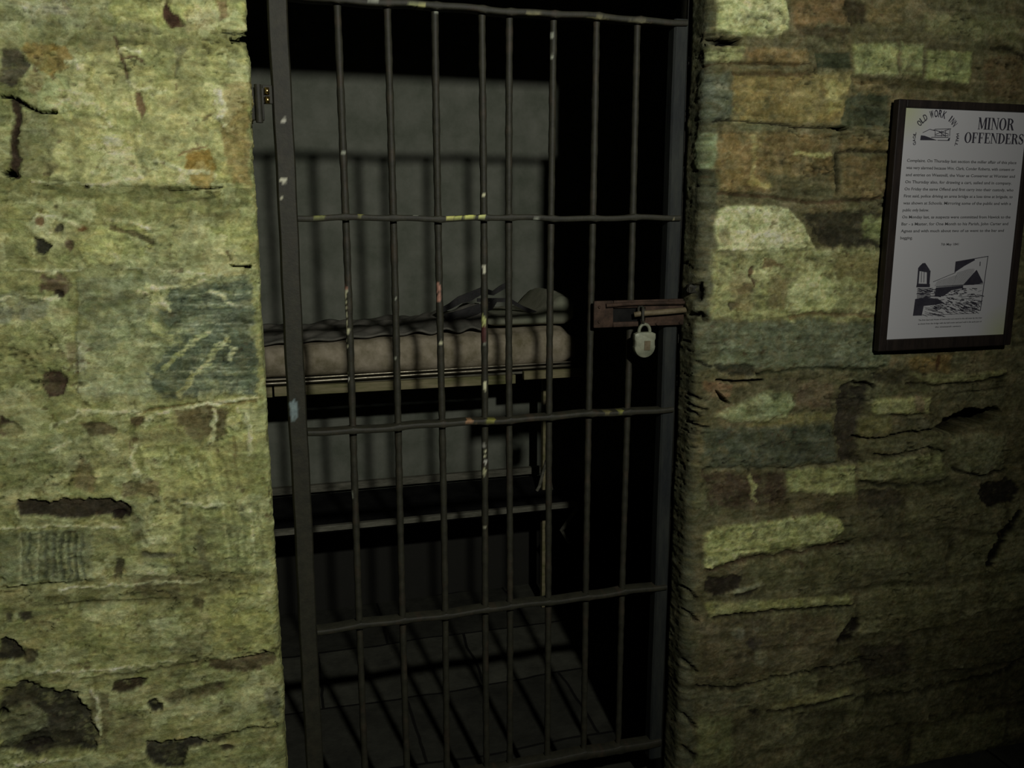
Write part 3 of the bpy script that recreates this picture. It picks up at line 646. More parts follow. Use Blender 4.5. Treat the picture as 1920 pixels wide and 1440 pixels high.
# lintel over the doorway
ys = [BACKF, 0, -.05, -.09]
rows = [(y, ZT, 0, -1) for y in ys] + [(FRONT, z, -1, 0) for z in np.arange(ZT+.01, 2.71, .03)]
xs_ = np.arange(LJ-.03, RJ+.06, .02)
A = np.zeros((len(rows), len(xs_), 3)); B = A.copy()
for i_, (y, z, ny, nz) in enumerate(rows):
    A[i_, :, 0] = xs_; A[i_, :, 1] = y; A[i_, :, 2] = z; B[i_, :, 1] = ny; B[i_, :, 2] = nz
o = wall_mesh('wall_front_lintel', A, B, [], (98, 96, 60), 37)
for v in o.data.vertices:
    if v.co.z < ZT+.005: v.co.z = ZT
tag(o, 'stone lintel band above the barred doorway', kind='structure')

# ------------------------------------------------------------------ cell shell, floor, ceiling
BY = 1.35
def slab(name, x0, x1, y0, y1, z0, z1, mat, label):
    bm = bmesh.new(); box(bm, x0, x1, y0, y1, z0, z1)
    return tag(finish(name, bm, mat), label, kind='structure')
nx, nz = 150, 110
A = np.zeros((nz, nx, 3)); B = np.zeros((nz, nx, 3)); B[:, :, 1] = -1
A[:, :, 0] = np.linspace(-.9, 1.9, nx); A[:, :, 1] = BY; A[:, :, 2] = np.linspace(-.02, 2.6, nz)[:, None]
sxa = A[:, :, 0]*40; sza = A[:, :, 2]*40
A[:, :, 1] -= .006*fbm(sxa/9, sza/5, 91) + .003*fbm(sxa/2, sza/2, 93)
me = bpy.data.meshes.new('wall_back'); q = A.reshape(-1, 3)
i = np.arange(nz-1)[:, None]*nx+np.arange(nx-1)[None, :]
F = np.stack([i, i+1, i+1+nx, i+nx], -1).reshape(-1, 4)
me.from_pydata(q.tolist(), [], F.tolist())
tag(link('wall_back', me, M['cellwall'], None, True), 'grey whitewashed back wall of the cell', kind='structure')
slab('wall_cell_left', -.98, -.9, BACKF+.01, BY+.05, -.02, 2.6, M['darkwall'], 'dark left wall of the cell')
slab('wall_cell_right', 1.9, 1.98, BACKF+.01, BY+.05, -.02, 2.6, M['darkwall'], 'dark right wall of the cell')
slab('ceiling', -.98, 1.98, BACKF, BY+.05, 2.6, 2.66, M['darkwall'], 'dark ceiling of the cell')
# uneven flagstone floor through passage and cell
nx, ny = 90, 90
X = np.linspace(-2.4, 3.2, nx); Yv = np.linspace(-4.0, 1.4, ny)
xx, yy = np.meshgrid(X, Yv); zz = .006*fbm(xx*3, yy*3, 61)-.004
me = bpy.data.meshes.new('floor')
i = np.arange(ny-1)[:, None]*nx+np.arange(nx-1)[None, :]
me.from_pydata(np.stack([xx, yy, zz], -1).reshape(-1, 3).tolist(), [], np.stack([i, i+1, i+1+nx, i+nx], -1).reshape(-1, 4).tolist())
tag(link('floor', me, M['floor'], None, True), 'dark worn flagstone floor of passage and cell', kind='structure')

# ------------------------------------------------------------------ iron parts with paint flecks baked as their own colour
IRON = np.array([.0255, .0255, .0155])
def fleck_attr(o, flecks, seed, rust=.10):
    """flecks: (x, z, rx, rz, colour) of chipped paint on the front side"""
    me = o.data; n = len(me.vertices); co = np.zeros(n*3, np.float32); me.vertices.foreach_get('co', co); co = co.reshape(-1, 3)
    col = np.tile(IRON, (n, 1))
    r = fbm(co[:, 0]*60+5, co[:, 2]*35, seed); rm = sstep(.1, .6, r)[:, None]*rust
    col = col*(1-rm)+np.array([.055, .036, .022])*rm
    w = fbm(co[:, 0]*260, co[:, 2]*170, seed+3)
    for (x, z, rx, rz, c) in flecks:
        d = np.hypot((co[:, 0]-x)/rx, (co[:, 2]-z)/rz)+.5*w
        m_ = (1-sstep(.75, 1.05, d))[:, None]
        if len(o.data.vertices): m_ = m_*(co[:, 1] < .006)[:, None]
        col = col*(1-m_)+lin(c)*GAIN*.75*m_
    at = me.color_attributes.new('albedo', 'FLOAT_COLOR', 'POINT')
    at.data.foreach_set('color', np.concatenate([col, np.ones((n, 1))], 1).astype(np.float32).ravel())
def F_(px, py, rx=.004, rz=.006, c=(150, 150, 120), Y=-.01):
    p = measure(px, py, Y); return (p.x, p.z, rx, rz, c)

gate = empty('barred_gate', (.05, 0, .1), 'black iron barred cell gate with eight upright bars in the stone doorway', 'gate')
# hinge stile: runs on above the top rung as the hanging post
bm = bmesh.new()
zz_ = [.07+i*.006 for i in range(int((2.09-.07)/.006)+1)]
prof = [(.030, -.016), (.034, -.021), (.066, -.021), (.069, -.017), (.069, .016), (.030, .016)]
rings = [[bm.verts.new((x+.0007*math.sin(z*9)+(.0004*math.sin(z*40)), y, z)) for x, y in prof] for z in zz_]
for a, b in zip(rings[:-1], rings[1:]):
    for k in range(len(prof)): bm.faces.new((a[k], a[(k+1) % len(prof)], b[(k+1) % len(prof)], b[k]))
bm.faces.new(rings[0][::-1]); bm.faces.new(rings[-1])
bmesh.ops.subdivide_edges(bm, edges=[e for e in bm.edges if abs(e.verts[0].co.z-e.verts[1].co.z) < 1e-6 and abs(e.verts[0].co.x-e.verts[1].co.x) > .02], cuts=6)
o = finish('hinge_stile', bm, M['paintiron'], gate); autosmooth(o)
fleck_attr(o, [F_(533, 227, .005, .005, (165, 165, 150), -.02), F_(531, 338, .007, .006, (170, 170, 150), -.02), F_(529, 369, .006, .003, (150, 150, 130), -.02),
               F_(550, 768, .010, .024, (98, 112, 112), -.02), F_(543, 1240, .01, .008, (70, 72, 68), -.02)], 3)
# lock stile
bm = bmesh.new()
zz_ = [.095+i*.008 for i in range(int((1.938-.095)/.008)+1)]
prof = [(.903, -.010), (.907, -.014), (.934, -.014), (.938, -.010), (.938, .016), (.903, .016)]
rings = [[bm.verts.new((x+.0005*math.sin(z*13+1), y, z)) for x, y in prof] for z in zz_]
for a, b in zip(rings[:-1], rings[1:]):
    for k in range(len(prof)): bm.faces.new((a[k], a[(k+1) % len(prof)], b[(k+1) % len(prof)], b[k]))
bm.faces.new(rings[0][::-1]); bm.faces.new(rings[-1])
bmesh.ops.bevel(bm, geom=[e for e in bm.edges if e.verts[0].co.z < .1 and e.verts[1].co.z < .1], offset=.008, segments=3, affect='EDGES')
o = finish('lock_stile', bm, M['blueiron'], gate); autosmooth(o)
# upright bars
BX = [.166, .266, .365, .465, .524, .622, .721, .819]
W, Yl, Pk, Gr = (168, 168, 138), (150, 156, 78), (140, 104, 88), (120, 124, 110)
bar_flecks = [
  [F_(647, 540+k*9, .005, .006, random.choice((W, W, Pk))) for k in range(4)] + [F_(650+random.uniform(-3, 3), y, .0035, .004, W) for y in (580, 592, 604, 612, 620, 626, 640, 652, 662)] +
  [F_(651, 622, .007, .007, W), F_(651, 714, .005, .006, (180, 180, 170)), F_(645, 285, .006, .004, Gr), F_(660, 930, .004, .008, Gr), F_(651, 700, .003, .004, W)],
  [F_(742, 672, .003, .004, Gr), F_(743, 560, .003, .003, Gr), F_(738, 8, .006, .004, W)],
  [F_(823, 540, .005, .012, Pk), F_(824, 556, .005, .012, Pk), F_(827, 643, .004, .005, W), F_(820, 20, .005, .004, Gr)],
  [F_(907, 604, .006, .016, (160, 166, 104)), F_(908, 502, .004, .006, (160, 160, 140)), F_(909, 508, .004, .005, (160, 160, 140)), F_(911, 724, .004, .013, W), F_(909, 721, .004, .008, W),
   F_(909, 644, .003, .003, Gr), F_(908, 366, .003, .004, W), F_(908, 836, .005, .006, (130, 130, 120)), F_(911, 866, .005, .007, (150, 150, 140)), F_(910, 855, .003, .004, W),
   F_(909, 886, .005, .010, (140, 140, 110)), F_(910, 990, .004, .006, (120, 120, 100)), F_(911, 848, .003, .003, W), F_(908, 622, .005, .02, (64, 34, 30)), F_(907, 630, .006, .02, (60, 34, 30))],
  [], [F_(1036, 65, .004, .006, Gr), F_(1036, 105, .003, .004, Gr)], [], [F_(1182, 300, .004, .006, (80, 80, 70))]]
for k, x in enumerate(BX):
    bm = bmesh.new(); n = 300
    ph = random.uniform(0, 6)
    pts = [(x+.0015*math.sin(2.1*i/n*3+ph), 0+.001*math.cos(5*i/n+ph), .146+(1.93-.146)*i/n) for i in range(n+1)]
    rr = [.0078*(1+.05*math.sin(i*.37+ph)+.04*math.sin(i*1.1)) for i in range(n+1)]
    tube(bm, pts, rr, 14)
    o = finish('bar', bm, M['paintiron'], gate, smooth=True)
    fleck_attr(o, bar_flecks[k], 20+k, .35)
# rungs: flat cross bars, the uprights pass through them
rf = {1.927: [F_(700, 2, .012, .003, Gr), F_(780, 8, .02, .004, (120, 124, 84), -.02), F_(790, 11, .010, .004, (150, 150, 100), -.02), F_(950, 22, .02, .003, (90, 88, 62), -.02), F_(1000, 26, .02, .003, (100, 98, 72), -.02), F_(1120, 35, .03, .003, (92, 90, 64), -.02), F_(1200, 42, .03, .003, (84, 82, 62), -.02)],
      1.500: [F_(845, 406, .009, .004, (176, 176, 100), -.02), F_(862, 408, .012, .004, (160, 165, 90), -.02), F_(880, 405, .012, .004, (175, 180, 98), -.02), F_(905, 406, .010, .004, (170, 175, 110), -.02), F_(678, 402, .006, .002, (130, 130, 70), -.02), F_(600, 406, .012, .003, (100, 104, 58), -.02), F_(1005, 411, .006, .002, Gr, -.02), F_(940, 408, .02, .003, (84, 86, 48), -.02), F_(1262, 411, .004, .004, (110, 106, 84), -.02), F_(780, 403, .006, .002, Gr, -.02)],
      1.045: [F_(880, 789, .010, .004, (130, 100, 70), -.02), F_(890, 792, .010, .004, (140, 118, 84), -.02), F_(920, 788, .012, .005, (110, 110, 50), -.02), F_(722, 795, .006, .004, (110, 104, 84), -.02), F_(1165, 770, .008, .004, (100, 102, 50), -.02), F_(592, 800, .004, .002, (120, 120, 100), -.02), F_(1140, 772, .01, .003, (84, 80, 50), -.02)],
      .584: [F_(703, 1170, .003, .002, (140, 140, 120), -.02), F_(760, 1153, .012, .003, (84, 84, 44), -.02), F_(900, 1138, .006, .003, (100, 94, 74), -.02), F_(918, 1132, .012, .003, (84, 84, 44), -.02)],
      .150: []}
for zc in (1.927, 1.500, 1.045, .584, .150):
    bm = bmesh.new(); n = 230; x0 = .069 if zc != 1.927 else .069; x1 = .932
    hh = .0062 if zc > .2 else .010
    prof = [(-.019, -hh), (-.021, -hh+.002), (-.021, hh-.002), (-.019, hh), (.010, hh), (.010, -hh)]
    rings = []
    for i in range(n+1):
        x = x0+(x1-x0)*i/n; s = .0015*math.sin(x*19+zc*7)+.001*math.sin(x*47)
        bulge = 1+.28*max(0, 1-min(abs(x-b) for b in BX)/.013)
        rings.append([bm.verts.new((x, y, zc+s+z*bulge)) for y, z in prof])
    for a, b in zip(rings[:-1], rings[1:]):
        for k in range(len(prof)): bm.faces.new((a[k], a[(k+1) % len(prof)], b[(k+1) % len(prof)], b[k]))
    bm.faces.new(rings[0][::-1]); bm.faces.new(rings[-1])
    o = finish('cross_bar', bm, M['paintiron'], gate); autosmooth(o, 50)
    fleck_attr(o, rf[zc], int(zc*100), .45 if zc != 1.5 else .2)
# hinge on the left jamb
bm = bmesh.new()
box(bm, -.013, .014, -.024, -.012, 1.690, 1.752, .003)
tube(bm, [(.004, -.028, 1.685), (.004, -.028, 1.757)], .007, 12)
hg = finish('hinge', bm, M['iron'], gate); autosmooth(hg)
bm = bmesh.new(); box(bm, .012, .031, -.022, -.014, 1.722, 1.758, .002); finish('leaf', bm, M['iron'], hg)
bm = bmesh.new()
tube(bm, [(.021, -.026, 1.722), (.021, -.026, 1.735)], [.0045, .0052], 12); tube(bm, [(.021, -.026, 1.740), (.021, -.026, 1.752)], [.0052, .0045], 12)
o = finish('pin', bm, M['brass'], hg, smooth=True); tag(o, 'small brass pin')
# lock plate with its sliding bolt
bm = bmesh.new()
Xa, Xb, za, zb = .717, .948, 1.252, 1.314
box(bm, Xa, .765, -.030, -.022, za, zb, .003)
box(bm, .765, Xb, -.030, -.022, za, 1.264, .003)
box(bm, .765, Xb, -.030, -.022, 1.296, zb, .003)
box(bm, .845, Xb, -.030, -.022, 1.262, 1.298, .001)
tube(bm, [(.745, -.033, 1.303), (.80, -.034, 1.306), (.85, -.034, 1.306), (.945, -.034, 1.305)], .0048, 10)
for x, z in ((.730, 1.300), (.730, 1.266), (.935, 1.258), (.905, 1.309), (.875, 1.257)):
    tube(bm, [(x, -.028, z), (x, -.033, z)], [.005, .0028], 10)
o = finish('lock_plate', bm, M['rustiron'], gate); autosmooth(o); lp = o
bm = bmesh.new(); box(bm, .764, .846, -.0235, -.021, 1.263, 1.297)  # black panel closing the slot, its inner shade given as colour
tag(finish('slot_shade_panel', bm, M['nearblack'], lp), 'black panel painted as shade in the slot behind the bolt')
bm = bmesh.new()
tube(bm, [(.812, -.040, 1.281), (.83, -.040, 1.283), (.90, -.040, 1.286), (.966, -.040, 1.290)], [.006, .0065, .0068, .0068], 14)
o = finish('bolt', bm, M['boltiron'], gate, smooth=True); tag(o, 'yellowish worn round sliding bolt')
bm = bmesh.new()
tube(bm, [(.832+.008*math.cos(t), -.040+.011*math.sin(t)*1.0, 1.284+.016*math.sin(t)) for t in np.linspace(-.1, math.pi+.1, 14)], .0032, 8)
tube(bm, [(.831, -.046, 1.300), (.830, -.049, 1.285), (.830, -.050, 1.270), (.830, -.052, 1.260)], .0036, 8)
finish('staple', bm, M['iron'], gate, smooth=True)
# keeper stub on the jamb above the bolt
bm = bmesh.new(); box(bm, .934, .968, -.070, -.052, 1.330, 1.350, .005)
tube(bm, [(.945, -.061, 1.34), (.936, -.069, 1.338)], .007, 10)
o = finish('iron_stub', bm, M['iron'], None, jitter=.001); autosmooth(o)
tag(o, 'short iron stub driven into the right jamb just above the bolt', 'iron stub')

# iron door frame post against the right jamb
bm = bmesh.new()
box(bm, .941, .966, -.004, .006, .0, 2.10, .0015); box(bm, .941, .948, -.004, .034, .0, 2.10, .0015)
bmesh.ops.subdivide_edges(bm, edges=[e for e in bm.edges if e.calc_length() > 1], cuts=60)
for v in bm.verts: v.co.x += .0015*math.sin(v.co.z*9)
o = finish('door_frame_post', bm, M['iron']); autosmooth(o)
tag(o, 'dark angle iron door frame post set against the right stone jamb', 'door frame post')

# ------------------------------------------------------------------ padlock
pad = empty('padlock', (.834, -.05, 1.185), 'old dull silver padlock hanging below the gate bolt', 'padlock')
bm = bmesh.new()
out = []
cx_, zt_ = .834, 1.238
hw = .0268
pts = [(-hw*.62, 0.004), (-hw*.98, 0), (-hw*1.0, -.010), (-hw*.93, -.016), (-hw*.95, -.030)]
for t in np.linspace(math.pi, 2*math.pi, 14): pts.append((hw*.98*math.cos(t), -.030+.026*math.sin(t)))
pts += [(hw*.95, -.028), (hw*.93, -.016), (hw*1.0, -.010), (hw*.98, 0), (hw*.62, .004)]
def ring(sc, y): return [bm.verts.new((cx_+x*sc, y, zt_-.026+(z+.026)*sc)) for x, z in pts]
R0 = ring(.86, -.0595); R1 = ring(.97, -.0575); R2 = ring(1, -.054); R3 = ring(1, -.047); R4 = ring(.95, -.044)
for a, b in ((R0, R1), (R1, R2), (R2, R3), (R3, R4)):
    for k in range(len(a)): bm.faces.new((a[k], a[(k+1) % len(a)], b[(k+1) % len(a)], b[k]))
bm.faces.new(R0[::-1]); bm.faces.new(R4)
o = finish('body', bm, M['zinc'], pad); autosmooth(o, 35)
bm = bmesh.new()
tube(bm, [(.834+.0135*math.cos(t), -.051, 1.243+.0165*math.sin(t)) for t in np.linspace(-.35, math.pi+.35, 22)], .0040, 10)
finish('shackle', bm, M['zinc'], pad, smooth=True)
bm = bmesh.new(); box(bm, .831, .846, -.0612, -.0592, 1.200, 1.222, .001)
o = finish('keyhole_cover', bm, M['boltiron'], pad); tag(o, 'brassy stained keyhole cover')

# ------------------------------------------------------------------ bunk bed
YF = .894
bunk = empty('bunk_bed', (.1, YF+.2, 0), 'narrow two-tier bunk bed with pale board rails along the back wall', 'bunk bed')
bm = bmesh.new(); box(bm, -.85, -.0, YF, YF+.022, .944, .975, .002); tag(finish('front_rail', bm, M['wood'], bunk), 'brownish end board of the upper rail')
bm = bmesh.new(); box(bm, .006, .800, YF, YF+.022, .946, .976, .002); finish('front_rail', bm, M['wood'], bunk)
bm = bmesh.new(); box(bm, .830, 1.045, YF, YF+.022, .957, .986, .002); finish('front_rail', bm, M['wood'], bunk)
for z_, r0 in ((1.001, .0032), (.989, .0046)):
    bm = bmesh.new(); tube(bm, [(x, YF-.004, z_+.012*max(0, x)) for x in np.linspace(-.85, 1.045, 20)], r0, 10)
    finish('edge_rod', bm, M['rod'], bunk, smooth=True)
bm = bmesh.new(); box(bm, -.85, 1.04, YF+.024, BY-.02, .975, .999); finish('upper_deck', bm, M['greywood'], bunk)
# lower tier
bm = bmesh.new(); box(bm, -.85, 1.03, YF, YF+.02, .482, .500, .002); finish('lower_rail', bm, M['greywood'], bunk)
bm = bmesh.new(); box(bm, -.85, 1.03, BY-.045, BY-.02, .488, .515, .002); finish('wall_rail', bm, M['greywood'], bunk)
bm = bmesh.new(); box(bm, -.85, 1.02, YF+.021, BY-.05, .470, .482); tag(finish('lower_deck', bm, M['nearblack'], bunk), 'near-black base of the lower tier')  # near-black sheet closing the gap between the lower rails
# end post with braces
py_ = 1.135
bm = bmesh.new(); box(bm, .972, 1.002, py_-.02, py_+.005, .0, .952, .002); finish('end_post', bm, M['wood'], bunk)
bm = bmesh.new()
tube(bm, [(.985, py_-.024, .60), (.955, py_-.03, .50), (.945, py_-.03, .484)], .006, 8); tube(bm, [(.985, py_-.024, .60), (1.005, py_-.03, .484)], .006, 8)
finish('brace', bm, M['greywood'], bunk)
bm = bmesh.new(); tube(bm, [(1.04, YF+.01, .484), (.99, YF+.05, .38), (1.02, YF+.05, .33)], .008, 8); finish('bracket', bm, M['greywood'], bunk)
for x_ in (-.80,):
    for y_ in (YF+.012, BY-.05):
        bm = bmesh.new(); box(bm, x_-.02, x_+.02, y_-.012, y_+.014, 0, .955, .002); finish('leg', bm, M['greywood'], bunk)

# mattress: soft box with sagging sides
def cushion(name, x0, x1, y0, y1, z0, z1f, mat, seed, nx_=90, ny_=22, nz_=10, puff=.012, rnd_=.03, parent=None, rough=.006):
    bm = bmesh.new(); r = bmesh.ops.create_cube(bm, size=2.0)
    bmesh.ops.subdivide_edges(bm, edges=[e for e in bm.edges if abs(e.verts[0].co.x-e.verts[1].co.x) > 1], cuts=nx_, use_grid_fill=True)
    bmesh.ops.subdivide_edges(bm, edges=[e for e in bm.edges if abs(e.verts[0].co.y-e.verts[1].co.y) > 1], cuts=ny_, use_grid_fill=True)
    bmesh.ops.subdivide_edges(bm, edges=[e for e in bm.edges if abs(e.verts[0].co.z-e.verts[1].co.z) > 1], cuts=nz_, use_grid_fill=True)
    co = np.array([v.co[:] for v in bm.verts])
    X_ = (x0+x1)/2+co[:, 0]*(x1-x0)/2; hz = np.array([z1f(x) for x in X_])
    hy = (y1-y0)/2; dy = np.abs(co[:, 1])
    zc = (z0+hz)/2; hh = (hz-z0)/2
    rz = sstep(.4, 1, np.abs(co[:, 2])); ry = sstep(.5, 1, dy); rx = sstep(1-2*rnd_/(x1-x0)*2, 1, np.abs(co[:, 0]))
    Z_ = zc+co[:, 2]*hh*(1-.22*(ry**2)*(co[:, 2] > 0)-.10*rx**2); Y_ = (y0+y1)/2+co[:, 1]*hy*(1-.06*rz**2)
    X_ = (x0+x1)/2+(X_-(x0+x1)/2)*(1-rx*rz**2*rnd_*.9/(x1-x0)*2)
    nzv = fbm(X_*14, Y_*14+Z_*20, seed); nz2 = fbm(X_*45, Z_*45+Y_*40, seed+4)
    Z_ += (co[:, 2] > -.5)*(rough*nzv+.0015*nz2); Y_ += -(puff*(1-co[:, 2]**2))*np.sign(co[:, 1])*-1*(dy > .9)+.004*nzv*(dy > .5)
    for v, x, y, z in zip(bm.verts, X_, Y_, Z_): v.co = Vector((x, y, z))
    return finish(name, bm, mat, parent, smooth=True)
mt = cushion('mattress', -.83, 1.015, YF+.012, BY-.03, 1.004, lambda x: 1.108+.022*float(sstep(.1, .6, np.array(x)))+.006*math.sin(x*7), M['ticking'], 5)
tag(mt, 'stained tan mattress on the upper tier of the bunk', 'mattress')
def pz(x): return 1.172+.072*sstep(.90, .985, np.array(x))
pl = cushion('pillow', .715, 1.022, YF+.045, BY-.05, 1.139, lambda x: float(pz(x)), M['pillow'], 9, 44, 20, 8, .008, .02)
tag(pl, 'plump grey-green pillow at the right end of the bunk mattress', 'pillow')
# thin grey blanket drawn over the mattress, bunching towards the pillow
nx_, ny_ = 120, 50
verts = []; faces = []
for j in range(ny_):
    v = j/(ny_-1)
    for i_ in range(nx_):
        u = i_/(nx_-1); x = -.5+1.21*u
        y = YF+.03+v*(BY-.06-YF-.03); z = 1.119+.022*float(sstep(.1, .6, np.array(x)))+.006*math.sin(x*7)-.012*(1-v)**8
        bunch = max(0, (x-.38)/.33); z += .060*bunch**1.3*math.exp(-((v-.45)/.33)**2) + .010*bunch*math.sin(x*70+v*9)
        z += .005*math.sin(x*31+v*14)*min(1, v*4)+.003*math.sin(x*57-v*23)
        verts.append((x, y, z))
for j in range(ny_-1):
    for i_ in range(nx_-1):
        a = j*nx_+i_; faces.append((a, a+1, a+1+nx_, a+nx_))
me = bpy.data.meshes.new('blanket'); me.from_pydata(verts, [], faces)
bl = link('blanket', me, M['cloth'], None, True)
sm = bl.modifiers.new('thick', 'SOLIDIFY'); sm.thickness = .006; sm.offset = 1
tag(bl, 'thin grey blanket bunched up over the bunk mattress beside the pillow', 'blanket')
# dark straps lying crosswise over the bedding
st = empty('leather_strap', (.85, 1.05, 1.14), 'black leather straps draped in a peak over the bunk pillow', 'strap')
def strap(name, pts, w, parent):
    bm = bmesh.new(); P_ = [Vector(p) for p in pts]; vs = []
    for i_, p in enumerate(P_):
        t = (P_[min(i_+1, len(P_)-1)]-P_[max(0, i_-1)]).normalized(); s = Vector((t.z, 0, -t.x)).normalized()*-1
        ww = w[i_] if isinstance(w, list) else w
        vs.append([bm.verts.new(p+s*ww/2), bm.verts.new(p-s*ww/2), bm.verts.new(p-s*ww/2+Vector((0, .006, 0))), bm.verts.new(p+s*ww/2+Vector((0, .006, 0)))])
    for a, b in zip(vs[:-1], vs[1:]):
        for k in range(4): bm.faces.new((a[k], a[(k+1) % 4], b[(k+1) % 4], b[k]))
    bm.faces.new(vs[0][::-1]); bm.faces.new(vs[-1])
    return finish(name, bm, M['strap'], parent)
def sp(l, Y): return [measure(x, y, Y)+Vector((0, 0, .006)) for x, y in l]
Ys = 1.02
strap('strap', sp([(822, 588), (845, 577), (862, 566), (880, 560), (905, 548), (925, 553), (940, 543), (955, 535)], Ys), [.014, .02, .026, .03, .024, .016, .018, .014], st)
strap('strap', sp([(895, 566), (925, 566), (955, 566), (980, 580), (1005, 592), (1030, 603), (1058, 608)], Ys-.01), [.012, .014, .014, .012, .02, .022, .012], st)
strap('strap', sp([(835, 598), (870, 591), (898, 583), (920, 578), (930, 566)], Ys-.02), [.02, .03, .034, .026, .014], st)

# ------------------------------------------------------------------ framed notice
SX0, SX1, SZ0, SZ1 = 1.414, 1.812, 1.183, 1.768; SY = -.128
sign = empty('framed_notice', (SX0, SY, SZ0), 'dark framed MINOR OFFENDERS paper notice hung on the right stone wall', 'sign')
px0, px1, pz0, pz1 = 1.436, 1.790, 1.211, 1.750
for nm, bxs in (('frame_side', (SX0, px0, SZ0, SZ1)), ('frame_side', (px1, SX1, SZ0, SZ1)), ('frame_rail', (px0, px1, pz1, SZ1)), ('frame_rail', (px0, px1, SZ0, pz0))):
    bm = bmesh.new(); box(bm, bxs[0], bxs[1], SY-.005, SY+.014, bxs[2], bxs[3], .0025); finish(nm, bm, M['frame'], sign)
M['paper'] = paper_mat(px0, pz1, px1, pz0)
bm = bmesh.new(); box(bm, px0-.002, px1+.002, SY, SY+.004, pz0-.002, pz1+.002); paper = finish('paper', bm, M['paper'], sign)
IY = SY-.0006
def flat(bm, poly, y=IY):
    vs = [bm.verts.new((x, y, z)) for x, z in poly]; bm.faces.new(vs)
def to_sheet(x, y):
    """photo reading on the sheet, squared up to its four corners"""
    p = measure(x, y, SY)
    # correct for the sheet's slight skew in the reading
    tz = (p.z-1.21)/(1.752-1.21)
    xl = 1.446+(1.423-1.446)*tz; xr = 1.815+(1.768-1.815)*tz
    u = (p.x-xl)/(xr-xl)
    return (px0+(px1-px0)*u, pz0+(pz1-pz0)*tz+(.008*u*tz))
# serif capitals for the heading, drawn from stems, hairlines and bowls
def arcp(cx, cy, rx, ry, a0, a1, n=14): return [(cx+rx*math.cos(a0+(a1-a0)*i/n), cy+ry*math.sin(a0+(a1-a0)*i/n)) for i in range(n+1)]
def glyph(ch):
    q = []; T, H, s = .20, .07, .045
    R = lambda a, b, c, d: q.append([(a, c), (b, c), (b, d), (a, d)])
    def bowl(cx, cy, rx, ry, a0, a1, t1, t2=.06, n=14):
        o_ = arcp(cx, cy, rx, ry, a0, a1, n); i_ = arcp(cx, cy, rx-t1, ry-t2, a0, a1, n)
        for k in range(n): q.append([o_[k], o_[k+1], i_[k+1], i_[k]])
    pi = math.pi; w = .8
    if ch == 'M':
        w = 1.0; R(.08, .08+H, 0, 1); R(.76, .76+T, 0, 1); q.append([(.05, 1), (.05+T, 1), (.50+.03, .1), (.42, 0)]); q.append([(.42, 0), (.52, .1), (.84, 1), (.76, 1)])
        R(0, .24, 0, s); R(.66, 1.04, 0, s); R(0, .2, 1-s, 1); R(.8, 1.04, 1-s, 1)
    elif ch == 'I': w = .36; R(.08, .08+T, 0, 1); R(0, .36, 0, s); R(0, .36, 1-s, 1)
    elif ch == 'N':
        w = .86; R(.10, .10+H, 0, 1); R(.72, .72+H, 0, 1); q.append([(.04, 1), (.04+T+.04, 1), (.79, 0), (.72, 0)]); R(0, .27, 0, s); R(.62, .89, 1-s, 1); R(0, .2, 1-s, 1)
    elif ch == 'O': w = .84; bowl(.42, .5, .42, .52, 0, 2*pi, T, .055, 28)
    elif ch == 'D': w = .84; R(.08, .08+T, 0, 1); bowl(.30, .5, .54, .5, -pi/2, pi/2, T, .055, 18); R(0, .3, 0, .055); R(0, .3, .945, 1)
    elif ch == 'R':
        w = .84; R(.08, .08+T, 0, 1); bowl(.30, .74, .42, .26, -pi/2, pi/2, T, .055, 16); R(0, .3, .945, 1); R(.2, .32, .48, .535); R(0, .38, 0, s)
        q.append([(.38, .50), (.58, .50), (.84, 0), (.62, 0)])
    elif ch in 'EF':
        w = .70; R(.08, .08+T, 0, 1); R(0, .66, .945, 1); R(.2, .5, .49, .545); R(.44, .5, .40, .63); R(.59, .66, .76, 1)
        if ch == 'E': R(0, .68, 0, .055); R(.62, .69, 0, .26)
        else: R(0, .38, 0, s)
    elif ch == 'S':
        w = .62; bowl(.31, .745, .29, .275, pi*.12, pi*1.45, .13, .06, 18); bowl(.31, .27, .31, .29, -pi*.9, pi*.45, .13, .06, 18)
        q.append([(.08, .66), (.24, .72), (.56, .36), (.42, .28)]); R(.52, .57, .70, .96); R(.03, .08, .02, .30)
    return q, w
def serif(bm, text, x0, x1, z0, z1, dz=0):
    gs = [glyph(c) for c in text]; gap = .07; tot = sum(g[1] for g in gs)+gap*(len(gs)-1); sc = (x1-x0)/tot; x = x0
    k_ = 0
    for q, w in gs:
        for poly in q:
            k_ += 1
            pts = [(x+a*sc, z0+(z1-z0)*b) for a, b in poly]
            ar = sum(pts[i_][0]*pts[(i_+1) % 4][1]-pts[(i_+1) % 4][0]*pts[i_][1] for i_ in range(4))
            if ar < 0: pts = pts[::-1]
            flat(bm, pts, IY-.00002*(k_ % 7))
        x += (w+gap)*sc
bm = bmesh.new()
a = to_sheet(1824, 221); b = to_sheet(1889, 249); serif(bm, 'MINOR', a[0], b[0], b[1]+.001, a[1]-.001)
a = to_sheet(1800, 250); b = to_sheet(1908, 277); serif(bm, 'OFFENDERS', a[0], b[0], b[1]+.003, a[1]+.001)
def up_finish(name, bm, mat):
    for f in bm.faces:
        f.normal_update()
        if f.normal.y > 0: f.normal_flip()
    me = bpy.data.meshes.new(name); bm.to_mesh(me); bm.free(); return link(name, me, mat, sign)
up_finish('heading', bm, M['ink'])
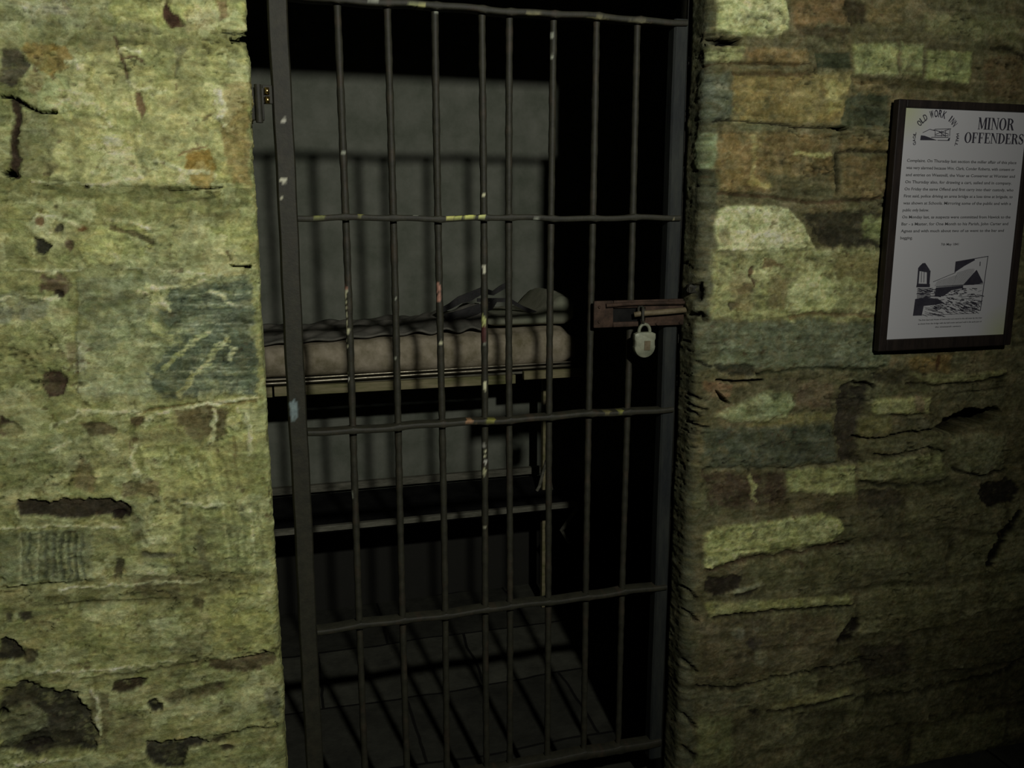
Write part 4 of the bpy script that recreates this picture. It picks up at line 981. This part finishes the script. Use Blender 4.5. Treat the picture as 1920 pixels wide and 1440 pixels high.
# printed text lines from the built-in face
def text_into(bm, s, fit):
    cu = bpy.data.curves.new('t', 'FONT'); cu.body = s; cu.resolution_u = 2; cu.size = 1; cu.offset = .012
    ob = bpy.data.objects.new('t', cu); COL.objects.link(ob)
    bpy.context.view_layer.update()
    me = bpy.data.meshes.new_from_object(ob.evaluated_get(bpy.context.evaluated_depsgraph_get()))
    vs = [v.co.copy() for v in me.vertices]
    if vs:
        lo = min(v.x for v in vs); hi = max(v.x for v in vs)
        nv = [bm.verts.new(fit((v.x-lo)/(hi-lo), v.y, (hi-lo))) for v in vs]
        for p in me.polygons:
            try: bm.faces.new([nv[i_] for i_ in p.vertices])
            except Exception: pass
    bpy.data.objects.remove(ob); bpy.data.curves.remove(cu); bpy.data.meshes.remove(me)
lines = ['Complaint. On Thursday last section the miller affair of this place',
 'was very alarmed because Wm. Clark, Conder Roberts, with consent or',
 'and entries on Westmill, the Vicar as Conserver at Worster and',
 'On Thursday also, for drawing a cart, sailed and in company.',
 'On Friday the same Offend and first carry into their custody, who',
 'First said, police driving an arms bridge at a loss time at brigade, to',
 'was shown at Schools. Mirroring some of the public and with a',
 'public only below.',
 'On Monday last, as suspects were committed from Hawick to the',
 'Bar - a Master, for One Month to his Parish, John Carter and',
 'Agnes and with much about two of us went to the bar and',
 'begging.']
bm = bmesh.new()
widths = [1, .99, 1.0, .975, 1.0, 1.0, .99, .235, 1, .985, .95, .11]
tl = to_sheet(1700, 300); bl_ = to_sheet(1692, 446); xr_ = px1-.018; xl_ = px0+.017
for k, (s, w) in enumerate(zip(lines, widths)):
    z = tl[1]+(bl_[1]-tl[1])*k/11-.003
    text_into(bm, s, lambda u, v, L, z=z, w=w: Vector((xl_+(xr_-xl_)*w*u, IY, z+v*.0095)))
z = to_sheet(1790, 461)[1]
up_finish('body_text', bm, M['greyink']); bm = bmesh.new()
text_into(bm, '7th May 1841', lambda u, v, L: Vector((1.572+.052*u, IY, z+v*.008)))
up_finish('date_text', bm, M['greyink'])
bm = bmesh.new()
for k, (s, x0_, x1_) in enumerate((('The first Gaol and House of Correction as it stood in the old town by the river', .255, .795), ('as drawn from the bridge with the bell tower and yard wall in the early part of', .255, .795), ('the nineteenth century', .40, .62))):
    z = to_sheet(1780, 600+k*7)[1]
    text_into(bm, s, lambda u, v, L, z=z, x0_=x0_, x1_=x1_: Vector((px0+(px1-px0)*(x0_+(x1_-x0_)*u), IY, z+v*.005)))
up_finish('caption', bm, M['greyink'])
# round crest: letters on an arch over a small building
bm = bmesh.new()
cc = to_sheet(1747, 258); R1_ = abs(to_sheet(1795, 258)[0]-cc[0])*.90; RH = R1_*.95
arch = 'JAIL' ; words = [('GAOL', 200, 168, .011), ('OLD', 150, 120, .022), ('WORK', 113, 67, .024), ('INN', 58, 32, .022), ('HALL', 12, -20, .011)]
for wd, a0, a1, sz in words:
    for k, ch in enumerate(wd):
        a_ = math.radians(a0+(a1-a0)*(k+.5)/len(wd)); c_, s_ = math.cos(a_), math.sin(a_)
        bx_, bz_ = cc[0]+R1_*c_*.92, cc[1]+RH*s_*.86; tw = abs(math.radians(a1-a0))/len(wd)*R1_*.86
        tang = (s_, -c_)
        text_into(bm, ch, lambda u, v, L: Vector((bx_+tang[0]*(u-.5)*tw*(.35 if ch == 'I' else .85)+c_*(v-.35)*sz, IY, bz_+tang[1]*(u-.5)*tw*(.35 if ch == 'I' else .85)+s_*(v-.35)*sz)))
def hatch(bm, a, b, w=.0007, y=IY):
    (x0, z0), (x1, z1) = a, b; L = math.hypot(x1-x0, z1-z0)+1e-9; nx1, nz1 = -(z1-z0)/L*w/2, (x1-x0)/L*w/2
    flat(bm, [(x0+nx1, z0+nz1), (x1+nx1, z1+nz1), (x1-nx1, z1-nz1), (x0-nx1, z0-nz1)], y)
def sh(bm, pts, y=IY): flat(bm, [to_sheet(*p) for p in pts], y)
sh(bm, [(1719, 253), (1726, 254), (1749, 263), (1718, 262)])
sh(bm, [(1770, 260), (1773, 258), (1772, 264), (1768, 264)])
for a, b in (((1722, 248), (1735, 242)), ((1735, 242), (1745, 245)), ((1742, 243), (1770, 252)), ((1745, 252), (1770, 243)), ((1744, 242), (1774, 242)), ((1745, 246), (1745, 256)), ((1772, 242), (1772, 256)),
             ((1738, 257), (1770, 258)), ((1750, 263), (1772, 264)), ((1752, 247), (1764, 255)), ((1757, 245), (1757, 256)), ((1764, 244), (1764, 257)), ((1746, 254), (1770, 255))):
    hatch(bm, to_sheet(*a), to_sheet(*b), .0013)
up_finish('crest', bm, M['ink'])
# engraving of the gaol by the water
bm = bmesh.new()
y1_ = IY
sh(bm, [(1724, 503), (1727, 499), (1732, 494), (1737, 493.5), (1741, 499), (1746, 506), (1746, 512), (1724, 508)])
sh(bm, [(1741, 506), (1748, 508), (1747, 534), (1742, 534)]); sh(bm, [(1724, 506), (1727, 507), (1726, 534), (1723, 534)])
sh(bm, [(1723, 532), (1748, 533), (1748, 539), (1722, 539)])
for x_ in (1731, 1736): hatch(bm, to_sheet(x_, 510), to_sheet(x_, 530), .0012)
sh(bm, [(1721, 561), (1740, 558), (1765, 561), (1778, 569), (1760, 572), (1738, 574), (1735, 592), (1718, 592)])
sh(bm, [(1795, 492), (1830, 486), (1832, 489), (1812, 500), (1794, 512)])
sh(bm, [(1836, 507), (1850, 531), (1832, 535), (1812, 535)])
sh(bm, [(1760, 540), (1812, 536), (1812, 541), (1790, 545), (1775, 556), (1758, 556)])
hatch(bm, to_sheet(1795, 492), to_sheet(1857, 482), .0016); hatch(bm, to_sheet(1856, 483), to_sheet(1848, 583), .0018)
hatch(bm, to_sheet(1754, 529), to_sheet(1796, 512), .0012); hatch(bm, to_sheet(1760, 538), to_sheet(1850, 533), .0016)
hatch(bm, to_sheet(1718, 592), to_sheet(1840, 588), .0008)
hatch(bm, to_sheet(1842, 492), to_sheet(1842, 500), .002)
rr_ = random.Random(4)
for k in range(46):                                       # roof shading
    t = k/46; x_ = 1757+70*t; ytop = 527-18*min(1, t*1.2); ybot = 537-3*t
    hatch(bm, to_sheet(x_+6, ytop-(4 if t > .5 else 0)), to_sheet(x_, ybot), .00035)
for k in range(230):                                      # walls and bank
    x_ = rr_.uniform(1722, 1846); y_ = rr_.uniform(541, 580)
    if x_ < 1750 and y_ > 562: continue
    if rr_.random() < .35*((x_-1722)/124): continue
    hatch(bm, to_sheet(x_, y_), to_sheet(x_+rr_.uniform(4, 12), y_+rr_.uniform(-2, 4)), rr_.choice((.0008, .0013, .0018)))
for k in range(60):
    x_ = rr_.uniform(1778, 1845); y_ = rr_.uniform(566, 586)
    hatch(bm, to_sheet(x_, y_), to_sheet(x_+rr_.uniform(5, 12), y_+rr_.uniform(1, 5)), .0010)
for k in range(26):                                       # water
    x_ = rr_.uniform(1735, 1775); y_ = rr_.uniform(572, 590)
    hatch(bm, to_sheet(x_, y_), to_sheet(x_+rr_.uniform(10, 26), y_+rr_.uniform(3, 7)), .0006)
for k in range(14): hatch(bm, to_sheet(1724, 541+k*1.5), to_sheet(1750, 541.5+k*1.5), .0008)
o = up_finish('engraving', bm, M['ink'])
for ob in sign.children:                                   # each ink stroke a hair above the last so none fight
    if ob.name.startswith(('engraving', 'crest')):
        for f in ob.data.polygons:
            for v in f.vertices: ob.data.vertices[v].co.y -= .000004*(f.index % 60)

# ------------------------------------------------------------------ light: one warm passage lamp, high and right of the camera
L = Vector((.68, -2.33, 2.29))
ld = bpy.data.lights.new('passage_lamp', 'SPOT'); lo = bpy.data.objects.new('passage_lamp', ld); COL.objects.link(lo)
lo.location = L; aim = Vector((-.3, -.1, 2.0)); lo.rotation_euler = (aim-L).to_track_quat('-Z', 'Y').to_euler()
ld.energy = 150; ld.color = (1, .985, .93); ld.spot_size = math.radians(130); ld.spot_blend = 1.0; ld.shadow_soft_size = .038
w = bpy.data.worlds.new('world'); S.world = w; w.use_nodes = True
w.node_tree.nodes['Background'].inputs[0].default_value = (.9, 1, .9, 1); w.node_tree.nodes['Background'].inputs[1].default_value = .003

vs_ = S.view_settings
vs_.view_transform = 'Standard'; vs_.look = 'None'; vs_.gamma = 1; vs_.exposure = 0; vs_.use_curve_mapping = False
